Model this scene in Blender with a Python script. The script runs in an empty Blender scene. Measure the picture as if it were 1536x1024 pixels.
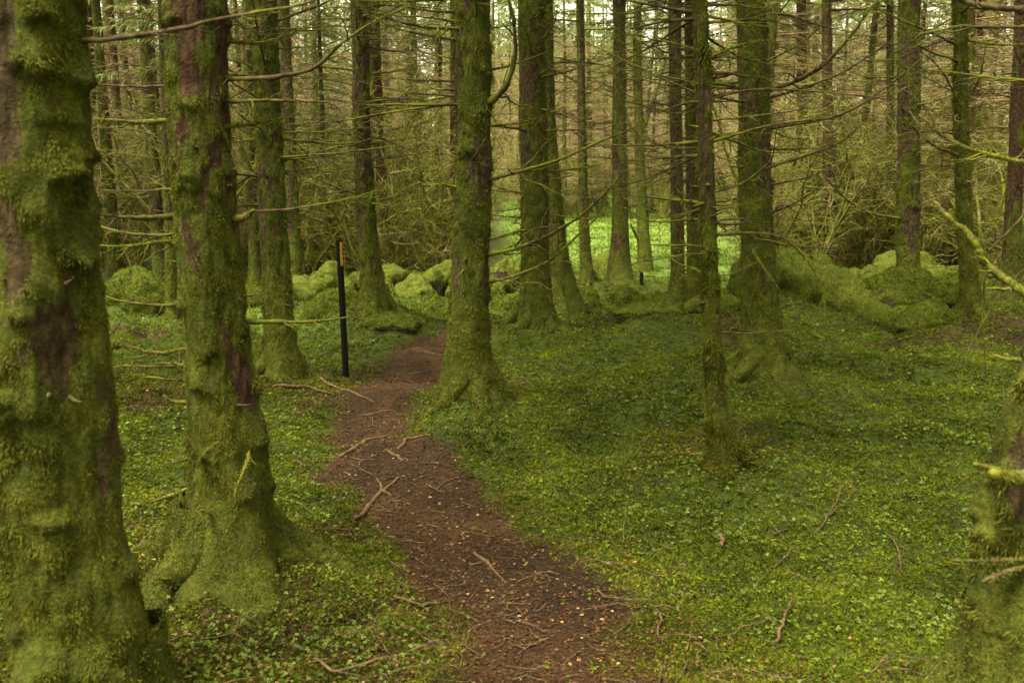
import bpy, math, random
import numpy as np
R = math.radians
rng = np.random.default_rng(7)
random.seed(7)
SC = bpy.context.scene
COL = SC.collection

# ------------------------------------------------------------------ camera, world, sun
F = 1330.0                      # focal length in photo pixels (photo 1536 x 1024)
PITCH = R(9.0)
CAM_Z = 1.55
cam = bpy.data.cameras.new('camera'); camo = bpy.data.objects.new('camera', cam); COL.objects.link(camo)
cam.sensor_width = 36.0; cam.lens = 36.0 * F / 1536.0
cam.clip_start = 0.05; cam.clip_end = 1500
camo.location = (0, 0, CAM_Z); camo.rotation_euler = (math.pi / 2 - PITCH, 0, 0)
cam.dof.use_dof = True; cam.dof.focus_distance = 6.5; cam.dof.aperture_fstop = 4.2
SC.camera = camo

SUN_EL, SUN_ROT = R(66), R(225)
w = bpy.data.worlds.new('World'); SC.world = w; w.use_nodes = True
nt = w.node_tree; nt.nodes.clear()
sky = nt.nodes.new('ShaderNodeTexSky'); sky.sky_type = 'NISHITA'; sky.sun_disc = False
sky.sun_elevation = SUN_EL; sky.sun_rotation = SUN_ROT; sky.dust_density = 4.0; sky.air_density = 1.0
hs = nt.nodes.new('ShaderNodeHueSaturation'); hs.inputs['Saturation'].default_value = 0.12
bg = nt.nodes.new('ShaderNodeBackground'); bg.inputs['Strength'].default_value = 0.15
wo = nt.nodes.new('ShaderNodeOutputWorld')
nt.links.new(sky.outputs[0], hs.inputs['Color']); mm_ = nt.nodes.new('ShaderNodeMix'); mm_.data_type = 'RGBA'; mm_.blend_type = 'MULTIPLY'; mm_.inputs[0].default_value = 1.0
mm_.inputs[7].default_value = (1.0, 0.94, 0.62, 1)      # warm grey overcast
nt.links.new(hs.outputs[0], mm_.inputs[6]); nt.links.new(mm_.outputs[2], bg.inputs['Color']); nt.links.new(bg.outputs[0], wo.inputs['Surface'])

sl = bpy.data.lights.new('sun', 'SUN'); sl.energy = 1.7; sl.angle = R(22); sl.color = (1.0, 0.93, 0.76)
so = bpy.data.objects.new('sun', sl); COL.objects.link(so)
# sky rotation r: sun stands at direction (sin r, cos r); the lamp's -Z points away from it
sd = np.array([math.sin(SUN_ROT) * math.cos(SUN_EL), math.cos(SUN_ROT) * math.cos(SUN_EL), math.sin(SUN_EL)])
from mathutils import Vector
so.rotation_euler = Vector(sd).to_track_quat('Z', 'Y').to_euler()

SC.view_settings.view_transform = 'Standard'; SC.view_settings.look = 'None'
SC.view_settings.exposure = 2.45; SC.view_settings.gamma = 1.0
cy = SC.cycles
cy.max_bounces = 5; cy.diffuse_bounces = 3; cy.glossy_bounces = 1; cy.transmission_bounces = 3; cy.transparent_max_bounces = 4
cy.use_adaptive_sampling = True; cy.adaptive_threshold = 0.01
cy.caustics_reflective = False; cy.caustics_refractive = False
cy.use_denoising = True; cy.denoiser = 'OPENIMAGEDENOISE'; cy.denoising_input_passes = 'RGB_ALBEDO_NORMAL'; cy.denoising_prefilter = 'NONE'; cy.sample_clamp_indirect = 4.0

# ------------------------------------------------------------------ numpy helpers
def _hash(ix, iy, iz, seed):
    h = (ix.astype(np.int64) * 374761393 + iy.astype(np.int64) * 668265263 + iz.astype(np.int64) * 2147483647 + seed * 1274126177) & 0xffffffff
    h = ((h ^ (h >> 13)) * 1274126177) & 0xffffffff
    h = ((h ^ (h >> 16)) * 2246822519) & 0xffffffff
    return ((h ^ (h >> 15)) & 0xffffff) / float(0xffffff)

def vnoise(x, y, z=None, seed=0):
    """value noise 0..1"""
    x = np.asarray(x, float); y = np.asarray(y, float)
    z = np.zeros_like(x) if z is None else np.asarray(z, float)
    x, y, z = np.broadcast_arrays(x, y, z)
    fx, fy, fz = np.floor(x), np.floor(y), np.floor(z)
    tx, ty, tz = x - fx, y - fy, z - fz
    tx = tx * tx * (3 - 2 * tx); ty = ty * ty * (3 - 2 * ty); tz = tz * tz * (3 - 2 * tz)
    r = 0
    for a in (0, 1):
        for b in (0, 1):
            for c in (0, 1):
                wgt = (tx if a else 1 - tx) * (ty if b else 1 - ty) * (tz if c else 1 - tz)
                r = r + wgt * _hash(fx + a, fy + b, fz + c, seed)
    return r

def fbm(x, y, z=None, seed=0, o=3):
    s = 0; a = 1; t = 0
    z = 0 * np.asarray(x, float) if z is None else z
    for i in range(o):
        s = s + a * vnoise(x * 2 ** i, y * 2 ** i, z * 2 ** i, seed + 31 * i); t += a; a *= 0.5
    return s / t

def sstep(a, b, x):
    t = np.clip((x - a) / (b - a), 0, 1); return t * t * (3 - 2 * t)

def nrm(v): return v / np.maximum(np.linalg.norm(v, axis=-1, keepdims=True), 1e-9)

class Geo:
    """collects vertices, quads/tris and one scalar per vertex"""
    def __init__(s): s.v = []; s.q = []; s.a = []; s.n = 0
    def add(s, v, q, a=None):
        v = np.asarray(v, float).reshape(-1, 3)
        s.v.append(v); s.q.append(np.asarray(q, np.int64).reshape(-1, 4) + s.n)
        s.a.append(np.zeros(len(v)) if a is None else np.broadcast_to(np.asarray(a, float).ravel(), (len(v),)))
        s.n += len(v); return s
    def get(s): return np.concatenate(s.v), np.concatenate(s.q), np.concatenate(s.a)

def mesh(name, v, q, mats, attrs=None, smooth=True):
    """quads; a quad whose last two indices are equal is a triangle"""
    q = np.asarray(q, np.int64)
    me = bpy.data.meshes.new(name)
    tri = q[:, 2] == q[:, 3]
    cnt = np.where(tri, 3, 4)
    keep = np.ones(q.shape, bool); keep[tri, 3] = False
    loops = q[keep]
    starts = np.concatenate([[0], np.cumsum(cnt)[:-1]])
    me.vertices.add(len(v)); me.loops.add(len(loops)); me.polygons.add(len(q))
    me.vertices.foreach_set('co', np.ascontiguousarray(v, np.float32).ravel())
    me.loops.foreach_set('vertex_index', loops.astype(np.int32))
    me.polygons.foreach_set('loop_start', starts.astype(np.int32))
    me.update(calc_edges=True)
    me.polygons.foreach_set('use_smooth', np.full(len(q), smooth, bool))
    for k, a in (attrs or {}).items():
        at = me.attributes.new(k, 'FLOAT', 'POINT'); at.data.foreach_set('value', np.ascontiguousarray(a, np.float32))
    for m in (mats if isinstance(mats, (list, tuple)) else [mats]): me.materials.append(m)
    return me

def link(name, me, parent=None, loc=None):
    o = bpy.data.objects.new(name, me); COL.objects.link(o)
    if parent is not None: o.parent = parent
    if loc is not None: o.location = loc
    return o
def tag(o, label=None, cat=None, group=None, kind=None):
    if label: o['label'] = label
    if cat: o['category'] = cat
    if group: o['group'] = group
    if kind: o['kind'] = kind
    return o
def thing(name, loc, label, cat, group=None): return tag(link(name, None, None, loc), label, cat, group)

def tubes(P, Rr, sides=5, closed=True):
    """P (B,N,3) centre lines, Rr (B,N) radii -> verts, quads"""
    P = np.asarray(P, float); Rr = np.asarray(Rr, float)
    B, N, _ = P.shape
    T = np.gradient(P, axis=1); T = nrm(T)
    m = nrm(P[:, -1] - P[:, 0] + 1e-6)
    ref = np.zeros((B, 3)); k = np.argmin(np.abs(m), axis=1); ref[np.arange(B), k] = 1
    U = nrm(np.cross(T, ref[:, None, :])); V = np.cross(T, U)
    a = np.linspace(0, 2 * np.pi, sides, endpoint=False)
    ring = P[:, :, None, :] + Rr[:, :, None, None] * (np.cos(a)[None, None, :, None] * U[:, :, None, :] + np.sin(a)[None, None, :, None] * V[:, :, None, :])
    v = ring.reshape(-1, 3)
    b = np.arange(B)[:, None, None] * N * sides; i = np.arange(N - 1)[None, :, None] * sides; s = np.arange(sides)[None, None, :]
    s2 = (s + 1) % sides
    q = np.stack([b + i + s, b + i + s2, b + i + sides + s2, b + i + sides + s], -1).reshape(-1, 4)
    return v, q

def kites(P, D, L, W, rnd, bend=0.35, droop=0.0, side=None):
    """leaf-shaped bent quads rooted at P, pointing along D"""
    n = len(P); D = nrm(D)
    if side is None: side = rng.normal(size=(n, 3))
    S = nrm(np.cross(D, side)); Nn = np.cross(S, D)
    L = np.broadcast_to(L, (n,))[:, None]; W = np.broadcast_to(W, (n,))[:, None]
    mid = P + D * L * 0.45 + Nn * L * bend * 0.4
    tip = P + D * L + np.array([0, 0, -1.0]) * L * droop - Nn * L * bend * 0.3
    v = np.stack([P, mid - S * W, tip, mid + S * W], 1).reshape(-1, 3)
    q = np.arange(n * 4).reshape(-1, 4)
    return v, q, np.repeat(rnd, 4)

# ------------------------------------------------------------------ pixel -> world
cp, sp_ = math.cos(PITCH), math.sin(PITCH)
def ray(px, py):
    cx = (px - 768) / F; cyy = (512 - py) / F
    return np.array([cx, cp + cyy * sp_, -sp_ + cyy * cp])
def at(px, py, D):
    r = ray(px, py); t = D / r[1]
    return np.array([0, 0, CAM_Z]) + r * t

# path outline from the photo, projected on flat ground
_pl = [(600, 1130), (650, 1024), (660, 930), (640, 860), (565, 795), (515, 745), (482, 690), (480, 650), (530, 600), (572, 560), (630, 528), (665, 512), (695, 503), (740, 499)]
_pr = [(1050, 1130), (985, 1024), (945, 930), (880, 860), (820, 795), (745, 750), (690, 705), (640, 665), (595, 632), (622, 590), (650, 560), (676, 538), (704, 516), (760, 507)]
def flat(px, py):
    r = ray(px, py); t = -CAM_Z / r[2]; return np.array([r[0] * t, r[1] * t])
PL = np.array([flat(*p) for p in _pl]); PR = np.array([flat(*p) for p in _pr])
PC = (PL + PR) / 2; PW = np.linalg.norm(PL - PR, axis=1) / 2 * np.interp(PC[:, 1], [3, 5], [1, 0.86])
PC = np.vstack([[[0.3, -3.0]], PC]); PW = np.concatenate([[0.3], PW])
tt = np.linspace(0, len(PC) - 1, 90)
PCf = np.stack([np.interp(tt, np.arange(len(PC)), PC[:, i]) for i in (0, 1)], 1); PWf = np.interp(tt, np.arange(len(PC)), PW)
def path_s(x, y):
    """signed distance to the path's edge in metres (negative inside)"""
    x = np.asarray(x, float); y = np.asarray(y, float)
    best = np.full(x.shape, 1e9)
    near = (y < 14) & (np.abs(x) < 5)
    xs, ys = x[near], y[near]; b = np.full(xs.shape, 1e9)
    for c, h in zip(PCf, PWf):
        b = np.minimum(b, np.hypot(xs - c[0], ys - c[1]) - h)
    best[near] = b
    return best

# ------------------------------------------------------------------ terrain
MOUNDS = []     # x, y, radius, height : filled with the tree feet before the ground is meshed
def H0(x, y):
    x = np.asarray(x, float); y = np.asarray(y, float)
    z = 0.24 * np.exp(-((y - 10.8) / 2.0) ** 2) * sstep(0.2, 1.6, x)
    z = z + 0.22 * np.exp(-((x + 1.15) / 0.9) ** 2 - ((y - 10.2) / 1.0) ** 2)
    z = z - 0.28 * sstep(12.0, 16.0, y) + 0.9 * sstep(17, 47, y)
    z = z + 0.07 * (np.clip(y, 47, 160) - 47)
    z = z + (0.12 + 0.28 * sstep(6, 11, y)) * (fbm(x * 0.55 + 9, y * 0.55, seed=3) - 0.5) * sstep(1.5, 5, y)
    z = z + 0.05 * sstep(1.5, 5, x) + 0.16 * (sstep(0.45, 0.8, vnoise(x * 1.15 + 3, y * 1.15, seed=71)) - 0.2) * sstep(3.5, 7, y) * (1 - sstep(16, 20, y))
    return z
def H(x, y, fine=True):
    x = np.asarray(x, float); y = np.asarray(y, float)
    z = H0(x, y)
    for (mx, my, mr, mh) in MOUNDS:
        z = z + mh * np.exp(-((x - mx) ** 2 + (y - my) ** 2) / mr ** 2)
    ps = path_s(x, y)
    inside = 1 - sstep(-0.18, 0.12, ps)
    z = z - 0.05 * inside
    if fine:
        m = 1 - inside
        z = z + (0.15 * (fbm(x * 1.9, y * 1.9, seed=11, o=3) - 0.5) + 0.06 * (vnoise(x * 7, y * 7, seed=12) - 0.5) + 0.02 * (vnoise(x * 19, y * 19, seed=13) - 0.5)) * (0.25 + 0.75 * m)
    return z
def hit(px, py, up=0.0):
    r = ray(px, py); lo = 1.0
    t = np.arange(1.2, 120, 0.02); X = r[0] * t; Y = r[1] * t; Z = CAM_Z + r[2] * t
    k = np.argmax(Z < H(X, Y, False) + up); return np.array([X[k], Y[k], Z[k]])

# ------------------------------------------------------------------ materials
def mat(name):
    m = bpy.data.materials.new(name); m.use_nodes = True; n = m.node_tree
    for x in list(n.nodes): n.nodes.remove(x)
    return m, n
def N(n, t, **k):
    x = n.nodes.new(t)
    for a, b in k.items():
        if a in x.inputs: x.inputs[a].default_value = b
        else: setattr(x, a, b)
    return x
def ramp(n, src, stops):
    r = n.nodes.new('ShaderNodeValToRGB'); e = r.color_ramp.elements
    while len(e) < len(stops): e.new(0.5)
    for i, (p, c) in enumerate(stops): e[i].position = p; e[i].color = (*c, 1)
    n.links.new(src, r.inputs[0]); return r.outputs[0]
def attr(n, k):
    a = n.nodes.new('ShaderNodeAttribute'); a.attribute_name = k; return a.outputs['Fac']
def mixc(n, f, a, b, mode='MIX'):
    m = n.nodes.new('ShaderNodeMix'); m.data_type = 'RGBA'; m.blend_type = mode
    for s, i in ((f, 0), (a, 6), (b, 7)):
        if isinstance(s, (int, float)): m.inputs[i].default_value = s
        elif isinstance(s, tuple): m.inputs[i].default_value = (*s, 1)
        else: n.links.new(s, m.inputs[i])
    return m.outputs[2]
def mth(n, op, a, b=0.0, c=None):
    m = n.nodes.new('ShaderNodeMath'); m.operation = op
    for i, s in enumerate((a, b) if c is None else (a, b, c)):
        if isinstance(s, (int, float)): m.inputs[i].default_value = s
        else: n.links.new(s, m.inputs[i])
    return m.outputs[0]
def coords(n, scale=(1, 1, 1), rand=True):
    tc = n.nodes.new('ShaderNodeNewGeometry')
    mp = n.nodes.new('ShaderNodeMapping'); mp.inputs['Scale'].default_value = scale
    n.links.new(tc.outputs['Position'], mp.inputs['Vector']); return mp.outputs[0]
def noise(n, vec, scale, detail=4, rough=0.6):
    t = N(n, 'ShaderNodeTexNoise'); t.inputs['Scale'].default_value = scale; t.inputs['Detail'].default_value = detail; t.inputs['Roughness'].default_value = rough
    n.links.new(vec, t.inputs['Vector']); return t.outputs['Fac']
def out_principled(n, col, rough=0.85, spec=0.2, bump=None, bs=0.5, bd=0.01):
    p = N(n, 'ShaderNodeBsdfPrincipled'); p.inputs['Roughness'].default_value = rough; p.inputs['Specular IOR Level'].default_value = spec
    if isinstance(col, tuple): p.inputs['Base Color'].default_value = (*col, 1)
    else: n.links.new(col, p.inputs['Base Color'])
    if bump is not None:
        b = N(n, 'ShaderNodeBump'); b.inputs['Strength'].default_value = bs; b.inputs['Distance'].default_value = bd
        n.links.new(bump, b.inputs['Height']); n.links.new(b.outputs[0], p.inputs['Normal'])
    o = N(n, 'ShaderNodeOutputMaterial'); n.links.new(p.outputs[0], o.inputs['Surface']); return p
def out_leaf(n, col, trans=0.35, gloss=0.0):
    d = N(n, 'ShaderNodeBsdfDiffuse'); t = N(n, 'ShaderNodeBsdfTranslucent'); m = N(n, 'ShaderNodeMixShader'); m.inputs[0].default_value = trans
    n.links.new(col, d.inputs['Color']); n.links.new(col, t.inputs['Color']); n.links.new(d.outputs[0], m.inputs[1]); n.links.new(t.outputs[0], m.inputs[2])
    o = N(n, 'ShaderNodeOutputMaterial'); last = m
    if gloss:
        g = N(n, 'ShaderNodeBsdfGlossy'); g.inputs['Roughness'].default_value = 0.45; g.inputs['Color'].default_value = (0.8, 0.85, 0.8, 1)
        m2 = N(n, 'ShaderNodeMixShader'); m2.inputs[0].default_value = gloss
        n.links.new(m.outputs[0], m2.inputs[1]); n.links.new(g.outputs[0], m2.inputs[2]); last = m2
    n.links.new(last.outputs[0], o.inputs['Surface'])

# mossy greens (linear)
G_DARK, G_MID, G_YEL, G_LT = (0.018, 0.023, 0.004), (0.065, 0.078, 0.009), (0.16, 0.165, 0.018), (0.19, 0.20, 0.045)

def bark_material(name, dark, light, mossk=1.0):
    m, n = mat(name)
    c = coords(n, (1, 1, 0.45)); c1 = coords(n)
    big = noise(n, c1, 5, 3); fine = noise(n, c, 55, 5, 0.7)
    v = N(n, 'ShaderNodeTexVoronoi'); v.inputs['Scale'].default_value = 38; n.links.new(c, v.inputs['Vector'])
    bark = ramp(n, fine, [(0.3, dark), (0.55, tuple(0.5 * (a + b) for a, b in zip(dark, light))), (0.75, light)])
    bark = mixc(n, mth(n, 'MULTIPLY', v.outputs['Distance'], 0.9), bark, tuple(0.6 * a for a in dark))
    bark = mixc(n, ramp(n, big, [(0.45, (0, 0, 0)), (0.7, (0.35, 0.35, 0.35))]), bark, (0.10, 0.08, 0.04))
    mf = noise(n, c1, 90, 4, 0.7)
    mb = noise(n, c1, 9, 3, 0.6)
    moss = ramp(n, mth(n, 'ADD', mth(n, 'MULTIPLY', mf, 0.55), mth(n, 'MULTIPLY', mb, 0.45)), [(0.3, G_DARK), (0.5, G_MID), (0.68, G_YEL)])
    f = mth(n, 'MULTIPLY', attr(n, 'moss'), mossk)
    f = mth(n, 'ADD', f, mth(n, 'MULTIPLY', mth(n, 'SUBTRACT', mf, 0.5), 0.9))
    fr = ramp(n, f, [(0.35, (0, 0, 0)), (0.62, (1, 1, 1))])
    col = mixc(n, fr, bark, moss)
    h = mth(n, 'ADD', mth(n, 'MULTIPLY', v.outputs['Distance'], 1.0), mth(n, 'ADD', fine, mf))
    out_principled(n, col, 0.9, 0.15, h, 0.9, 0.022)
    return m
M_BARK_RED = bark_material('bark_reddish', (0.026, 0.014, 0.006), (0.18, 0.095, 0.045))
M_BARK = bark_material('bark_brown', (0.026, 0.018, 0.008), (0.19, 0.13, 0.055))

def moss_mat(name, stops, big=2.5, trans=0.3):
    m, n = mat(name); c = coords(n); b = noise(n, c, big, 3, 0.6)
    f = mth(n, 'ADD', mth(n, 'MULTIPLY', attr(n, 'rnd'), 0.45), mth(n, 'ADD', mth(n, 'MULTIPLY', b, 0.9), -0.15))
    out_leaf(n, ramp(n, f, stops), trans); return m
M_MOSS = moss_mat('moss_blades', [(0.15, (0.022, 0.018, 0.006)), (0.36, (0.045, 0.05, 0.010)), (0.50, (0.105, 0.112, 0.014)), (0.70, (0.175, 0.175, 0.030)), (0.95, (0.27, 0.25, 0.07))], 5.0)
M_GMOSS = moss_mat('ground_moss_blades', [(0.12, (0.10, 0.050, 0.018)), (0.26, (0.024, 0.026, 0.005)), (0.43, (0.060, 0.078, 0.008)), (0.63, (0.13, 0.16, 0.012)), (0.90, (0.26, 0.28, 0.03))], 1.6)
M_BMOSS = moss_mat('boulder_moss_blades', [(0.15, (0.05, 0.035, 0.010)), (0.38, (0.045, 0.062, 0.007)), (0.60, (0.11, 0.145, 0.012)), (0.88, (0.25, 0.28, 0.035))], 3.0)
M_GRASS = moss_mat('grass_blades', [(0.15, (0.07, 0.10, 0.016)), (0.5, (0.105, 0.16, 0.025)), (0.9, (0.20, 0.25, 0.05))], 0.8, 0.4)
M_CLOVER, _n = mat('wood_sorrel_leaves')
out_leaf(_n, ramp(_n, attr(_n, 'rnd'), [(0.0, (0.045, 0.065, 0.006)), (0.5, (0.090, 0.130, 0.009)), (1.0, (0.19, 0.265, 0.022))]), 0.35, 0.03)
M_NEEDLE, _n = mat('spruce_needles')
out_leaf(_n, ramp(_n, attr(_n, 'rnd'), [(0.0, (0.08, 0.10, 0.03)), (0.5, (0.18, 0.22, 0.075)), (1.0, (0.30, 0.35, 0.14))]), 0.45)
M_LITTER, _n = mat('needle_litter')
out_leaf(_n, ramp(_n, attr(_n, 'rnd'), [(0.0, (0.025, 0.014, 0.007)), (0.55, (0.085, 0.043, 0.020)), (0.88, (0.19, 0.10, 0.045)), (1.0, (0.34, 0.22, 0.11))]), 0.1)

def twig_mat(name, stops, mossy):
    m, n = mat(name); c = coords(n); a = noise(n, c, 30, 3); b = noise(n, c, 3.0, 3)
    col = ramp(n, a, stops)
    mo = ramp(n, a, [(0.3, G_MID), (0.7, G_YEL)])
    col = mixc(n, ramp(n, b, [(0.62 - mossy * 0.45, (0, 0, 0)), (0.78 - mossy * 0.45, (1, 1, 1))]), col, mo)
    out_principled(n, col, 0.9, 0.1); return m
TW = [(0.3, (0.03, 0.02, 0.012)), (0.6, (0.085, 0.06, 0.035)), (0.8, (0.20, 0.15, 0.09))]
M_TWIG = twig_mat('dead_twig_bark', TW, 0.35)
M_MTWIG = twig_mat('mossy_branch', TW, 0.5)
M_FTWIG_LIT = twig_mat('far_dead_twigs_lightened', [(0.3, (0.15, 0.11, 0.055)), (0.6, (0.30, 0.22, 0.12)), (0.8, (0.44, 0.34, 0.2))], 0.25)  # paler than the near twigs: brighter background light put into the colour
M_STICK = twig_mat('fallen_stick_bark', [(0.3, (0.05, 0.030, 0.017)), (0.6, (0.13, 0.085, 0.05)), (0.8, (0.26, 0.19, 0.12))], -0.1)
M_ROOT = twig_mat('bare_root', [(0.3, (0.06, 0.036, 0.02)), (0.6, (0.11, 0.07, 0.038)), (0.8, (0.22, 0.145, 0.08))], -0.3)

# ground: moss, soil and grass blended by the 'soil' and 'grass' attributes
def ground_mat():
    m, n = mat('forest_floor'); c = coords(n)
    a = noise(n, c, 60, 5, 0.75); b = noise(n, c, 2.2, 4, 0.6); d = noise(n, c, 12, 4, 0.6)
    s = mth(n, 'ADD', mth(n, 'MULTIPLY', a, 0.5), mth(n, 'ADD', mth(n, 'MULTIPLY', b, 0.25), mth(n, 'MULTIPLY', d, 0.25)))
    moss = ramp(n, s, [(0.36, (0.022, 0.016, 0.006)), (0.47, (0.024, 0.034, 0.005)), (0.58, (0.06, 0.08, 0.009)), (0.7, (0.13, 0.15, 0.02))])
    grass = ramp(n, s, [(0.35, (0.07, 0.10, 0.016)), (0.55, (0.105, 0.16, 0.025)), (0.7, (0.18, 0.23, 0.045))])
    soil = ramp(n, mth(n, 'ADD', mth(n, 'MULTIPLY', a, 0.6), mth(n, 'MULTIPLY', b, 0.4)), [(0.38, (0.012, 0.008, 0.004)), (0.52, (0.046, 0.025, 0.012)), (0.64, (0.10, 0.056, 0.027)), (0.75, (0.18, 0.12, 0.065))])
    wetc = mixc(n, mth(n, 'MULTIPLY', attr(n, 'wet'), 0.8), soil, (0.010, 0.007, 0.006)); soil = wetc
    f = mth(n, 'ADD', attr(n, 'soil'), mth(n, 'MULTIPLY', mth(n, 'SUBTRACT', mth(n, 'ADD', a, d), 1.0), 0.8))
    fr = ramp(n, f, [(0.42, (0, 0, 0)), (0.58, (1, 1, 1))])
    col = mixc(n, attr(n, 'grass'), moss, grass)
    col = mixc(n, fr, col, soil)
    out_principled(n, col, 0.92, 0.15, mth(n, 'ADD', a, d), 0.8, 0.02); return m
M_GROUND = ground_mat()

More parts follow.
